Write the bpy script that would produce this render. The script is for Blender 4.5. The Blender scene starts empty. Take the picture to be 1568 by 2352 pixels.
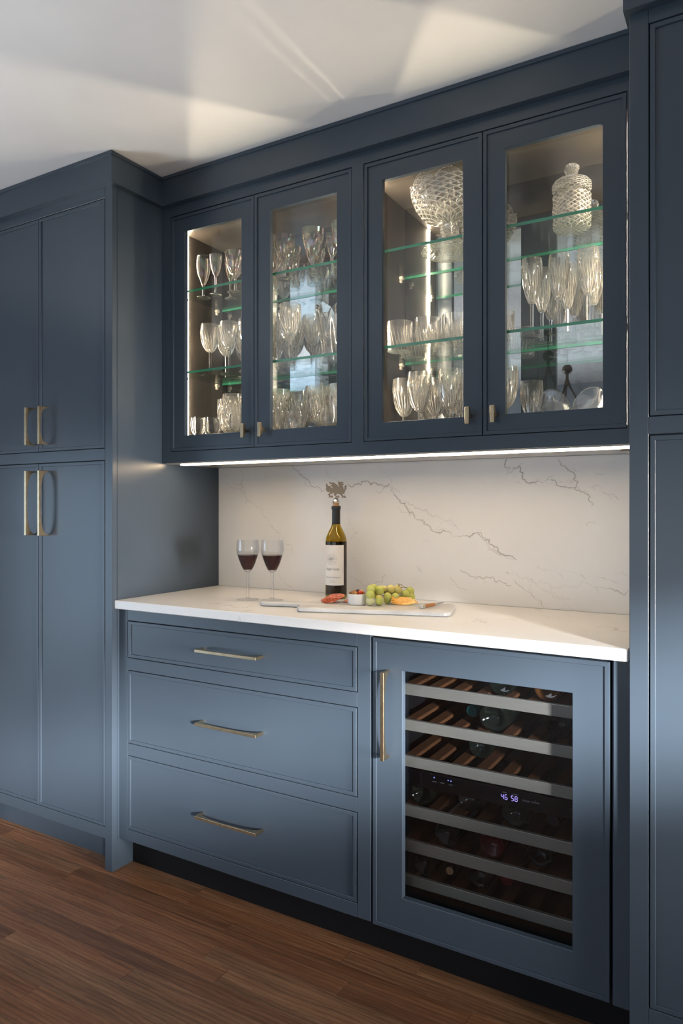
import bpy, bmesh, math, random
import numpy as np
from mathutils import Vector, Matrix
random.seed(7)
SC = bpy.context.scene
COL = SC.collection

# ---------------------------------------------------------------- camera
F_PX, CX, CY, YAW, CAM_H = 1602.2393, 843.1943, 1162.8012, 0.5137, 1.2453
cam_data = bpy.data.cameras.new('camera')
cam_data.sensor_fit = 'HORIZONTAL'
cam_data.sensor_width = 36.0
cam_data.lens = F_PX / 1568 * 36.0
cam_data.shift_x = -(CX - 784) / 1568
cam_data.shift_y = (CY - 1176) / 1568
cam_data.clip_start = 0.02
cam = bpy.data.objects.new('camera', cam_data)
cam.location = (0, 0, CAM_H)
cam.rotation_euler = (math.pi / 2, 0, YAW)
COL.objects.link(cam)
SC.camera = cam

# ---------------------------------------------------------------- view, world, daylight
SC.view_settings.view_transform = 'Standard'
SC.view_settings.look = 'None'
SC.view_settings.exposure = 0.18
SC.view_settings.gamma = 1.0
SC.view_settings.use_curve_mapping = False
SC.cycles.max_bounces = 12
SC.cycles.diffuse_bounces = 4
SC.cycles.glossy_bounces = 6
SC.cycles.transmission_bounces = 10
SC.cycles.transparent_max_bounces = 20
SC.cycles.sample_clamp_indirect = 10.0
SC.cycles.blur_glossy = 0.6

world = bpy.data.worlds.new('sky')
SC.world = world
world.use_nodes = True
wn = world.node_tree.nodes
wn['Background'].inputs[0].default_value = (0.62, 0.75, 0.92, 1)
wn['Background'].inputs[1].default_value = 0.6


def day_light(name, loc, rot, w, h, power, color):
    d = bpy.data.lights.new(name, 'AREA')
    d.shape = 'RECTANGLE'
    d.size, d.size_y = w, h
    d.energy = power
    d.color = color
    o = bpy.data.objects.new(name, d)
    o.location = loc
    o.rotation_euler = rot
    COL.objects.link(o)
    return o


HP = math.pi / 2
ROOM_X0, ROOM_X1, ROOM_Y0, ROOM_Y1, ROOM_H = -4.3, 2.5, -2.6, 2.1933, 2.44
# daylight outside the glazed openings (window_1 left wall, window_2 rear wall, window_3 right wall)
W_LEFT = (-2.3, 0.35, 0.06, 1.62)      # y0, y1, z0, z1 on the left wall
W_REAR = (-2.3, 1.3, 0.06, 1.62)       # x0, x1, z0, z1 on the rear wall
DOORWAY = (0.55, 1.38, 0.0, 2.03)       # y0, y1, z0, z1 of the doorway on the right wall
W_RIGHT = (-2.45, 0.1, 1.285, 1.59)        # y0, y1, z0, z1 on the right wall
day_light('daylight_left', (ROOM_X0 - 0.14, (W_LEFT[0] + W_LEFT[1]) / 2, (W_LEFT[2] + W_LEFT[3]) / 2), (0, -HP, 0),
          W_LEFT[3] - W_LEFT[2] + 0.1, W_LEFT[1] - W_LEFT[0] + 0.1, 40, (0.56, 0.77, 1.0))
day_light('daylight_rear', ((W_REAR[0] + W_REAR[1]) / 2, ROOM_Y0 - 0.14, (W_REAR[2] + W_REAR[3]) / 2), (HP, 0, 0),
          W_REAR[1] - W_REAR[0] + 0.1, W_REAR[3] - W_REAR[2] + 0.1, 20, (0.88, 0.94, 1.0))
# low sky beyond the right-hand window: slants down on to the base cabinets and the counter edge
sky_r = day_light('daylight_right', (6.4, -4.2, 2.33), (0, 0, 0), 0.8, 0.30, 340, (1.0, 0.99, 0.975))
sky_r.rotation_euler = (Vector((-0.9, 1.7, 0.7)) - sky_r.location).to_track_quat('-Z', 'Y').to_euler()
sky_r.data.spread = math.radians(50)
# warm light from the next room, through the doorway in the right-hand wall
hall = day_light('hall_light', (ROOM_X1 + 0.5, (DOORWAY[0] + DOORWAY[1]) / 2, 0.95), (0, 0, 0), 0.75, 0.9, 14, (1.0, 0.92, 0.86))
hall.rotation_euler = Vector((-1.0, 0.17, -0.02)).to_track_quat('-Z', 'Y').to_euler()
hall.data.spread = math.radians(32)
# uplight added outside the left window only to brighten the ceiling
up = day_light('ceiling_fill', (ROOM_X0 - 0.7, -0.7, 0.12), (0, 0, 0), 2.2, 0.7, 26, (0.88, 0.94, 1.0))
up.rotation_euler = Vector((1.0, 0.28, 0.85)).to_track_quat('-Z', 'Y').to_euler()
up.data.spread = math.radians(60)

# ---------------------------------------------------------------- measured planes (metres)
Y_TALL, Y_UP, Y_BASE, Y_TOP, Y_WALL = 1.6398, 1.8653, 1.6692, 1.6475, 2.1733
X_L, X_R = -1.9202, -0.2553
Z_TOP = 0.9245
CY_, SY_ = math.cos(YAW), math.sin(YAW)


def ray(px, py):
    a = (px - CX) / F_PX
    return (a * CY_ - SY_, a * SY_ + CY_, (CY - py) / F_PX)


def at_y(px, py, y):
    r = ray(px, py); t = y / r[1]
    return Vector((r[0] * t, y, CAM_H + r[2] * t))


def at_z(px, py, z):
    r = ray(px, py); t = (z - CAM_H) / r[2]
    return Vector((r[0] * t, r[1] * t, z))


# ---------------------------------------------------------------- materials
def new_mat(name):
    m = bpy.data.materials.new(name)
    m.use_nodes = True
    nt = m.node_tree
    return m, nt, nt.nodes, nt.links, nt.nodes['Principled BSDF']


def simple(name, col, rough=0.5, metal=0.0, spec=0.5, emit=None, es=1.0, coat=0.0):
    m, nt, n, l, b = new_mat(name)
    b.inputs['Base Color'].default_value = (*col, 1)
    b.inputs['Roughness'].default_value = rough
    b.inputs['Metallic'].default_value = metal
    b.inputs['Specular IOR Level'].default_value = spec
    b.inputs['Coat Weight'].default_value = coat
    if emit:
        b.inputs['Emission Color'].default_value = (*emit, 1)
        b.inputs['Emission Strength'].default_value = es
    return m


def noise(n, l, coord, scale, detail=4, rough=0.5, vec_scale=None):
    t = n.new('ShaderNodeTexNoise')
    t.inputs['Scale'].default_value = scale
    t.inputs['Detail'].default_value = detail
    t.inputs['Roughness'].default_value = rough
    if vec_scale:
        mp = n.new('ShaderNodeMapping')
        mp.inputs['Scale'].default_value = vec_scale
        l.new(coord, mp.inputs['Vector'])
        coord = mp.outputs['Vector']
    l.new(coord, t.inputs['Vector'])
    return t


def ramp(n, l, fac, stops):
    r = n.new('ShaderNodeValToRGB')
    els = r.color_ramp.elements
    while len(els) < len(stops):
        els.new(0.5)
    for e, (p, c) in zip(els, stops):
        e.position = p
        e.color = (*c, 1)
    l.new(fac, r.inputs['Fac'])
    return r


def mix_col(n, l, fac, a, b, mode='MIX'):
    m = n.new('ShaderNodeMix')
    m.data_type = 'RGBA'
    m.blend_type = mode
    for sock, v in ((m.inputs['Factor'], fac), (m.inputs['A'], a), (m.inputs['B'], b)):
        if hasattr(v, 'is_output'):
            l.new(v, sock)
        elif sock.name == 'Factor':
            sock.default_value = v
        else:
            sock.default_value = (*v, 1)
    return m.outputs['Result']


def bump(n, l, b, height, strength, dist=0.002):
    bp = n.new('ShaderNodeBump')
    bp.inputs['Strength'].default_value = strength
    bp.inputs['Distance'].default_value = dist
    l.new(height, bp.inputs['Height'])
    l.new(bp.outputs['Normal'], b.inputs['Normal'])


def paint_mat(name, col, rough, spec=0.5):
    m, nt, n, l, b = new_mat(name)
    tc = n.new('ShaderNodeTexCoord')
    t = noise(n, l, tc.outputs['Object'], 3.0, 3)
    lo = tuple(c * 0.96 for c in col); hi = tuple(c * 1.04 for c in col)
    r = ramp(n, l, t.outputs['Fac'], [(0.3, lo), (0.7, hi)])
    l.new(r.outputs['Color'], b.inputs['Base Color'])
    b.inputs['Roughness'].default_value = rough
    b.inputs['Specular IOR Level'].default_value = spec
    t2 = noise(n, l, tc.outputs['Object'], 260.0, 2)
    bump(n, l, b, t2.outputs['Fac'], 0.06, 0.0006)
    return m


M = {}
M['blue'] = paint_mat('slate_blue_satin_paint', (0.043, 0.060, 0.081), 0.28, 0.5)
M['black'] = simple('black_toe_kick', (0.006, 0.006, 0.007), 0.5, spec=0.2)
M['wall'] = paint_mat('pale_grey_wall_paint', (0.45, 0.48, 0.50), 0.7, 0.3)
M['ceiling'] = paint_mat('white_ceiling_paint', (0.86, 0.85, 0.835), 0.8, 0.2)
M['white_trim'] = simple('white_window_frame', (0.75, 0.75, 0.74), 0.4)
M['taupe'] = None
M['brass'] = None
M['steel'] = None
M['cork'] = simple('cork', (0.42, 0.24, 0.11), 0.8)
M['capsule'] = simple('black_capsule', (0.012, 0.012, 0.014), 0.38)
M['chrome'] = simple('chrome', (0.75, 0.75, 0.76), 0.08, 1.0)
M['pewter'] = simple('pewter', (0.20, 0.18, 0.155), 0.5, 0.4)
M['porcelain'] = simple('white_porcelain', (0.78, 0.78, 0.77), 0.12, spec=0.6)
M['black_gloss'] = simple('black_glass', (0.004, 0.004, 0.005), 0.06)
M['cooler_liner'] = simple('black_cooler_liner', (0.010, 0.010, 0.011), 0.45)
M['bronze'] = simple('dark_bronze', (0.10, 0.075, 0.05), 0.35, 0.9)
M['rubber'] = simple('dark_hole', (0.01, 0.01, 0.01), 0.8)
M['underside'] = simple('underside_reflection_tone', (0.50, 0.46, 0.41), 0.18)  # pale tone stands in for the lit backsplash mirrored in the underside
M['led'] = simple('warm_led_diffuser', (0.9, 0.85, 0.75), 0.5, emit=(1.0, 0.82, 0.60), es=205)
M['led_under'] = simple('warm_led_under_cabinet', (0.9, 0.85, 0.75), 0.5, emit=(1.0, 0.75, 0.48), es=46)
M['cool_led'] = simple('cooler_interior_led', (0.8, 0.8, 0.8), 0.5, emit=(0.85, 0.92, 1.0), es=5)
M['digit'] = simple('violet_display_digit', (0.1, 0.1, 0.3), 0.5, emit=(0.42, 0.32, 1.0), es=2.6)
M['indicator'] = simple('blue_indicator', (0.1, 0.1, 0.3), 0.5, emit=(0.16, 0.22, 1.0), es=3.5)
M['panel_print'] = simple('grey_panel_print', (0.30, 0.30, 0.32), 0.5)
M['ink'] = simple('grey_label_ink', (0.16, 0.16, 0.17), 0.6)
M['ink_light'] = simple('pale_label_ink', (0.42, 0.42, 0.43), 0.6)
M['paper'] = simple('white_label_paper', (0.80, 0.79, 0.77), 0.55)
M['red_ink'] = simple('red_label_ink', (0.5, 0.02, 0.03), 0.5)


def brass_mat():
    m, nt, n, l, b = new_mat('champagne_bronze')
    tc = n.new('ShaderNodeTexCoord')
    t = noise(n, l, tc.outputs['Object'], 60, 4)
    r = ramp(n, l, t.outputs['Fac'], [(0.3, (0.46, 0.36, 0.225)), (0.7, (0.58, 0.465, 0.305))])
    l.new(r.outputs['Color'], b.inputs['Base Color'])
    b.inputs['Metallic'].default_value = 1.0
    b.inputs['Roughness'].default_value = 0.30
    return m


def steel_mat():
    m, nt, n, l, b = new_mat('brushed_steel')
    tc = n.new('ShaderNodeTexCoord')
    t = noise(n, l, tc.outputs['Object'], 30, 3, vec_scale=(0.6, 30, 30))
    r = ramp(n, l, t.outputs['Fac'], [(0.3, (0.52, 0.50, 0.42)), (0.7, (0.62, 0.60, 0.52))])
    l.new(r.outputs['Color'], b.inputs['Base Color'])
    b.inputs['Metallic'].default_value = 0.55
    b.inputs['Roughness'].default_value = 0.38
    return m


def taupe_mat():
    m, nt, n, l, b = new_mat('bronze_grey_cabinet_lining')
    tc = n.new('ShaderNodeTexCoord')
    t = noise(n, l, tc.outputs['Object'], 14, 5, vec_scale=(1, 1, 0.25))
    r = ramp(n, l, t.outputs['Fac'], [(0.25, (0.060, 0.051, 0.041)), (0.75, (0.090, 0.078, 0.064))])
    l.new(r.outputs['Color'], b.inputs['Base Color'])
    b.inputs['Metallic'].default_value = 0.35
    b.inputs['Roughness'].default_value = 0.36
    return m


def mirror_mat():
    m, nt, n, l, b = new_mat('antique_mirror')
    tc = n.new('ShaderNodeTexCoord')
    t = noise(n, l, tc.outputs['Object'], 9, 8, 0.7)
    r = ramp(n, l, t.outputs['Fac'], [(0.38, (0.50, 0.51, 0.50)), (0.52, (0.58, 0.595, 0.59)), (0.68, (0.44, 0.44, 0.42))])
    l.new(r.outputs['Color'], b.inputs['Base Color'])
    b.inputs['Metallic'].default_value = 1.0
    rr = ramp(n, l, t.outputs['Fac'], [(0.42, (0.008,) * 3), (0.75, (0.045,) * 3)])
    l.new(rr.outputs['Color'], b.inputs['Roughness'])
    return m


def pane_mat(name, tint=(1, 1, 1), refl=0.035):
    """flat clear glass: passes light straight through and mirrors a little, more at a slant"""
    m, nt, n, l, b = new_mat(name)
    n.remove(b)
    tr = n.new('ShaderNodeBsdfTransparent'); tr.inputs[0].default_value = (*tint, 1)
    gl = n.new('ShaderNodeBsdfGlossy'); gl.inputs['Roughness'].default_value = 0.01
    lw = n.new('ShaderNodeLayerWeight'); lw.inputs['Blend'].default_value = 0.5
    pw = n.new('ShaderNodeMath'); pw.operation = 'POWER'; pw.inputs[1].default_value = 5.0
    l.new(lw.outputs['Facing'], pw.inputs[0])
    fr = n.new('ShaderNodeMath'); fr.operation = 'MULTIPLY_ADD'
    fr.inputs[1].default_value = 1.0 - refl; fr.inputs[2].default_value = refl
    l.new(pw.outputs[0], fr.inputs[0])
    mx = n.new('ShaderNodeMixShader')
    l.new(fr.outputs[0], mx.inputs[0])
    l.new(tr.outputs[0], mx.inputs[1]); l.new(gl.outputs[0], mx.inputs[2])
    l.new(mx.outputs[0], n['Material Output'].inputs['Surface'])
    return m


def crystal_mat(name, col=(1, 1, 1), film=0.0, through=0.10, lines=None):
    m, nt, n, l, b = new_mat(name)
    b.inputs['Base Color'].default_value = (*col, 1)
    b.inputs['Roughness'].default_value = 0.0
    b.inputs['IOR'].default_value = 1.5
    b.inputs['Transmission Weight'].default_value = 1.0
    if film:
        tc = n.new('ShaderNodeTexCoord')
        tx = noise(n, l, tc.outputs['Object'], 28, 1)
        mr = n.new('ShaderNodeMapRange'); mr.inputs['From Min'].default_value = .3; mr.inputs['From Max'].default_value = .7
        mr.inputs['To Min'].default_value = film * .45; mr.inputs['To Max'].default_value = film * 1.1
        l.new(tx.outputs['Fac'], mr.inputs['Value']); l.new(mr.outputs[0], b.inputs['Thin Film Thickness'])
        b.inputs['Thin Film IOR'].default_value = 1.75
    tr = n.new('ShaderNodeBsdfTransparent'); tr.inputs[0].default_value = (*col, 1)
    mx = n.new('ShaderNodeMixShader'); mx.inputs[0].default_value = through
    l.new(b.outputs[0], mx.inputs[1]); l.new(tr.outputs[0], mx.inputs[2])
    out = mx.outputs[0]
    if lines:
        # fine ground cut lines round the piece; their whitish mix stands in for sparkle
        cnt, slant, cross = lines

        def math_node(op, a, bb=None):
            q = n.new('ShaderNodeMath'); q.operation = op
            for k_, v_ in enumerate((a, bb)):
                if v_ is None: continue
                if hasattr(v_, 'is_output'): l.new(v_, q.inputs[k_])
                else: q.inputs[k_].default_value = v_
            return q.outputs[0]
        tc = n.new('ShaderNodeTexCoord')
        so = n.new('ShaderNodeSeparateXYZ'); l.new(tc.outputs['Object'], so.inputs[0])
        sg = n.new('ShaderNodeSeparateXYZ'); l.new(tc.outputs['Generated'], sg.inputs[0])
        ang = math_node('MULTIPLY', math_node('ARCTAN2', so.outputs['Y'], so.outputs['X']), cnt / (2 * math.pi))
        zs = math_node('MULTIPLY', sg.outputs['Z'], slant)

        def stripes(v):
            fr_ = math_node('FRACT', v)
            d_ = math_node('ABSOLUTE', math_node('SUBTRACT', fr_, 0.5))
            rp = ramp(n, l, d_, [(0.02, (1, 1, 1)), (0.13, (0, 0, 0))])
            return rp.outputs['Color']
        f1 = stripes(math_node('ADD', ang, zs))
        if cross:
            f1 = math_node('MAXIMUM', f1, stripes(math_node('SUBTRACT', ang, zs)))
        mk = ramp(n, l, sg.outputs['Z'], [(0.0, (1, 1, 1)), (0.55, (0.9,) * 3), (0.80, (0, 0, 0))] if not cross else [(0.0, (1, 1, 1)), (0.86, (1, 1, 1)), (0.93, (0, 0, 0))])
        fac = math_node('ADD', math_node('MULTIPLY', math_node('MULTIPLY', f1, mk.outputs['Color']), 0.55), 0.05)
        df = n.new('ShaderNodeBsdfDiffuse'); df.inputs[0].default_value = (0.95, 0.93, 0.88, 1)
        tl = n.new('ShaderNodeBsdfTranslucent'); tl.inputs[0].default_value = (0.95, 0.93, 0.88, 1)
        m1 = n.new('ShaderNodeMixShader'); m1.inputs[0].default_value = 0.5
        l.new(df.outputs[0], m1.inputs[1]); l.new(tl.outputs[0], m1.inputs[2])
        m2 = n.new('ShaderNodeMixShader')
        l.new(fac, m2.inputs[0]); l.new(out, m2.inputs[1]); l.new(m1.outputs[0], m2.inputs[2])
        out = m2.outputs[0]
    l.new(out, n['Material Output'].inputs['Surface'])
    return m


M['brass'] = brass_mat()
M['steel'] = steel_mat()
M['taupe'] = taupe_mat()
M['mirror'] = mirror_mat()
M['pane'] = pane_mat('clear_door_pane')
M['window_pane'] = pane_mat('clear_window_pane')
M['shelf_glass'] = pane_mat('clear_shelf_glass', (0.93, 0.97, 0.945))
M['dark_pane'] = pane_mat('tinted_cooler_pane', (0.72, 0.73, 0.75))
M['green_edge'] = simple('green_glass_edge', (0.030, 0.21, 0.125), 0.15, spec=0.5)
M['crystal'] = crystal_mat('cut_crystal', (1.0, 0.985, 0.955), lines=(22, 2.0, False))
M['pressed'] = crystal_mat('pressed_crystal', (1.0, 0.985, 0.955), lines=(16, 9.0, True))
M['plain_crystal'] = crystal_mat('plain_crystal', (1.0, 0.985, 0.955))
M['clear_glass'] = crystal_mat('clear_drinking_glass', (0.99, 0.99, 0.985), through=0.5)
M['fine_glass'] = crystal_mat('fine_drinking_glass', (1.0, 1.0, 1.0), through=0.68)
M['iridescent'] = crystal_mat('iridescent_glass', (1.0, 0.98, 0.96), 480.0)
M['wine'] = simple('red_wine', (0.020, 0.003, 0.004), 0.03, spec=0.25)
M['clip'] = simple('clear_plastic_clip', (0.45, 0.42, 0.36), 0.2)


def bottle_glass(name, col):
    m, nt, n, l, b = new_mat(name)
    b.inputs['Base Color'].default_value = (*col, 1)
    b.inputs['Roughness'].default_value = 0.02
    b.inputs['IOR'].default_value = 1.5
    b.inputs['Transmission Weight'].default_value = 1.0
    return m


M['amber_glass'] = bottle_glass('amber_green_glass', (0.60, 0.46, 0.02))
M['dark_bottle'] = simple('dark_green_bottle', (0.006, 0.010, 0.007), 0.05, spec=0.6)
M['red_bottle'] = simple('dark_red_bottle', (0.10, 0.002, 0.006), 0.06, spec=0.6)
M['amber_bottle'] = simple('dark_amber_bottle', (0.10, 0.04, 0.012), 0.06, spec=0.6)
M['teal_foil'] = simple('teal_foil', (0.02, 0.16, 0.17), 0.3, 0.5)
M['red_foil'] = simple('red_foil', (0.20, 0.007, 0.014), 0.35, 0.3)


def quartz_mat(name, attr=False):
    m, nt, n, l, b = new_mat(name)
    tc = n.new('ShaderNodeTexCoord')
    t = noise(n, l, tc.outputs['Object'], 2.2, 6)
    r = ramp(n, l, t.outputs['Fac'], [(0.35, (0.745, 0.735, 0.72)), (0.65, (0.80, 0.795, 0.785))])
    col = r.outputs['Color']
    t3 = noise(n, l, tc.outputs['Object'], 330, 2)
    sp = ramp(n, l, t3.outputs['Fac'], [(0.76, (1, 1, 1)), (0.80, (0.86, 0.85, 0.83))])
    col = mix_col(n, l, 1.0, col, sp.outputs['Color'], 'MULTIPLY')
    if attr:
        a = n.new('ShaderNodeAttribute'); a.attribute_name = 'vein'
        col = mix_col(n, l, a.outputs['Fac'], col, (0.20, 0.175, 0.15))
    else:
        # faint broken veins: thin level lines of a warped noise, kept only here and there
        wv = noise(n, l, tc.outputs['Object'], 2.6, 9, 0.62)
        th = ramp(n, l, wv.outputs['Fac'], [(0.492, (0, 0, 0)), (0.5, (1, 1, 1)), (0.508, (0, 0, 0))])
        mk = noise(n, l, tc.outputs['Object'], 5.5, 4)
        mr = ramp(n, l, mk.outputs['Fac'], [(0.52, (0, 0, 0)), (0.68, (0.55,) * 3)])
        f = mix_col(n, l, 1.0, th.outputs['Color'], mr.outputs['Color'], 'MULTIPLY')
        col = mix_col(n, l, f, col, (0.33, 0.30, 0.27))
    l.new(col, b.inputs['Base Color'])
    b.inputs['Roughness'].default_value = 0.24
    b.inputs['Specular IOR Level'].default_value = 0.5
    return m


M['quartz'] = quartz_mat('white_quartz')
M['quartz_veined'] = quartz_mat('veined_white_quartz', True)


def oak_mat(name, base=False):
    m, nt, n, l, b = new_mat(name)
    tc = n.new('ShaderNodeTexCoord')
    oi = n.new('ShaderNodeObjectInfo')
    # shift the grain per plank
    ad = n.new('ShaderNodeVectorMath'); ad.operation = 'ADD'
    sc = n.new('ShaderNodeVectorMath'); sc.operation = 'SCALE'
    sc.inputs['Scale'].default_value = 37.0
    cmb = n.new('ShaderNodeCombineXYZ')
    for k in range(3):
        l.new(oi.outputs['Random'], cmb.inputs[k])
    l.new(cmb.outputs[0], sc.inputs[0])
    l.new(tc.outputs['Object'], ad.inputs[0]); l.new(sc.outputs[0], ad.inputs[1])
    co = ad.outputs[0]
    # long streaks, cathedral figure, pores and a few dark knots
    warp = noise(n, l, co, 1.6, 5, 0.6, (1.0, 7, 1))
    streak = noise(n, l, co, 2.4, 9, 0.72, (1.1, 26, 1))
    wv = n.new('ShaderNodeTexWave')
    wv.wave_type = 'BANDS'; wv.bands_direction = 'Y'
    wv.inputs['Scale'].default_value = 3.4
    wv.inputs['Distortion'].default_value = 7.5
    wv.inputs['Detail'].default_value = 2.5
    wv.inputs['Detail Scale'].default_value = 0.9
    mp = n.new('ShaderNodeMapping'); mp.inputs['Scale'].default_value = (1.5, 7.0, 1)
    l.new(co, mp.inputs['Vector']); l.new(mp.outputs[0], wv.inputs['Vector'])
    pore = noise(n, l, co, 24, 6, 0.75, (1.6, 30, 1))
    knot = noise(n, l, co, 3.4, 3, 0.5, (1.5, 5, 1))
    r1 = ramp(n, l, streak.outputs['Fac'], [(0.28, (0.085, 0.038, 0.018)), (0.5, (0.180, 0.086, 0.042)), (0.72, (0.270, 0.145, 0.078))])
    tone = ramp(n, l, oi.outputs['Random'], [(0.0, (0.92, 0.82, 0.75)), (0.3, (1.22, 1.06, 0.94)), (0.6, (1.08, 1.10, 1.08)), (0.8, (1.32, 1.32, 1.26)), (1.0, (1.18, 0.98, 0.84))])
    col = mix_col(n, l, 1.0, r1.outputs['Color'], tone.outputs['Color'], 'MULTIPLY')
    cat = ramp(n, l, wv.outputs['Color'], [(0.0, (0.60, 0.56, 0.53)), (0.18, (0.92, 0.91, 0.90)), (1.0, (1.10, 1.10, 1.10))])
    col = mix_col(n, l, 0.75, col, cat.outputs['Color'], 'MULTIPLY')
    pr = ramp(n, l, pore.outputs['Fac'], [(0.34, (0.50, 0.47, 0.45)), (0.50, (1.0, 1.0, 1.0))])
    col = mix_col(n, l, 0.7, col, pr.outputs['Color'], 'MULTIPLY')
    blo = ramp(n, l, warp.outputs['Fac'], [(0.30, (0.70, 0.72, 0.72)), (0.55, (1.05, 1.05, 1.05)), (0.75, (1.18, 1.10, 1.0))])
    col = mix_col(n, l, 0.8, col, blo.outputs['Color'], 'MULTIPLY')
    kn = ramp(n, l, knot.outputs['Fac'], [(0.70, (1, 1, 1)), (0.78, (0.38, 0.30, 0.26))])
    col = mix_col(n, l, 0.8, col, kn.outputs['Color'], 'MULTIPLY')
    l.new(col, b.inputs['Base Color'])
    rr = ramp(n, l, pore.outputs['Fac'], [(0.3, (0.50,) * 3), (0.7, (0.36,) * 3)])
    l.new(rr.outputs['Color'], b.inputs['Roughness'])
    bump(n, l, b, pore.outputs['Fac'], 0.15, 0.0005)
    return m


M['oak'] = oak_mat('stained_oak')


def slat_mat():
    m, nt, n, l, b = new_mat('rack_slat_wood')
    tc = n.new('ShaderNodeTexCoord')
    t = noise(n, l, tc.outputs['Object'], 40, 5, 0.6, (10, 1, 10))
    r = ramp(n, l, t.outputs['Fac'], [(0.3, (0.09, 0.036, 0.014)), (0.7, (0.20, 0.090, 0.038))])
    l.new(r.outputs['Color'], b.inputs['Base Color'])
    b.inputs['Roughness'].default_value = 0.5
    return m


M['slat'] = slat_mat()
M['knife_handle'] = simple('orange_wood_handle', (0.42, 0.17, 0.05), 0.4)


def speckled(name, c0, c1, c2, scale, rough=0.35):
    m, nt, n, l, b = new_mat(name)
    tc = n.new('ShaderNodeTexCoord')
    t = noise(n, l, tc.outputs['Object'], scale, 4, 0.6)
    r = ramp(n, l, t.outputs['Fac'], [(0.32, c0), (0.52, c1), (0.64, c2)])
    l.new(r.outputs['Color'], b.inputs['Base Color'])
    b.inputs['Roughness'].default_value = rough
    return m


M['salami'] = speckled('salami', (0.30, 0.035, 0.012), (0.50, 0.085, 0.025), (0.66, 0.26, 0.13), 150, 0.25)
M['marble'] = speckled('grey_marble', (0.50, 0.49, 0.48), (0.60, 0.595, 0.585), (0.66, 0.655, 0.645), 12, 0.3)
M['cheese'] = speckled('orange_cheese', (0.66, 0.27, 0.03), (0.76, 0.40, 0.07), (0.84, 0.58, 0.22), 55, 0.4)
M['stem'] = simple('grape_stem', (0.22, 0.15, 0.05), 0.7)


def grape_mat(name, c0, c1):
    m, nt, n, l, b = new_mat(name)
    tc = n.new('ShaderNodeTexCoord')
    t = noise(n, l, tc.outputs['Object'], 45, 3)
    r = ramp(n, l, t.outputs['Fac'], [(0.3, c0), (0.7, c1)])
    l.new(r.outputs['Color'], b.inputs['Base Color'])
    b.inputs['Roughness'].default_value = 0.24
    b.inputs['Subsurface Weight'].default_value = 0.35
    b.inputs['Subsurface Radius'].default_value = (0.006, 0.006, 0.002)
    b.inputs['Subsurface Scale'].default_value = 1.0
    return m


M['grape'] = grape_mat('green_grape', (0.50, 0.54, 0.10), (0.66, 0.68, 0.20))
M['grape_pale'] = grape_mat('pale_green_grape', (0.60, 0.63, 0.32), (0.74, 0.74, 0.42))
M['grape_gold'] = grape_mat('golden_grape', (0.66, 0.56, 0.18), (0.74, 0.66, 0.26))
M['olive_brown'] = speckled('brown_olive', (0.14, 0.05, 0.015), (0.30, 0.13, 0.035), (0.40, 0.22, 0.07), 60, 0.2)
M['olive_red'] = simple('red_olive', (0.50, 0.045, 0.012), 0.12)
M['olive_dark'] = simple('dark_olive', (0.05, 0.008, 0.012), 0.12)
M['olive_orange'] = simple('orange_olive', (0.50, 0.17, 0.03), 0.15)
M['nut'] = simple('pale_nut', (0.62, 0.45, 0.26), 0.5)


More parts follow.
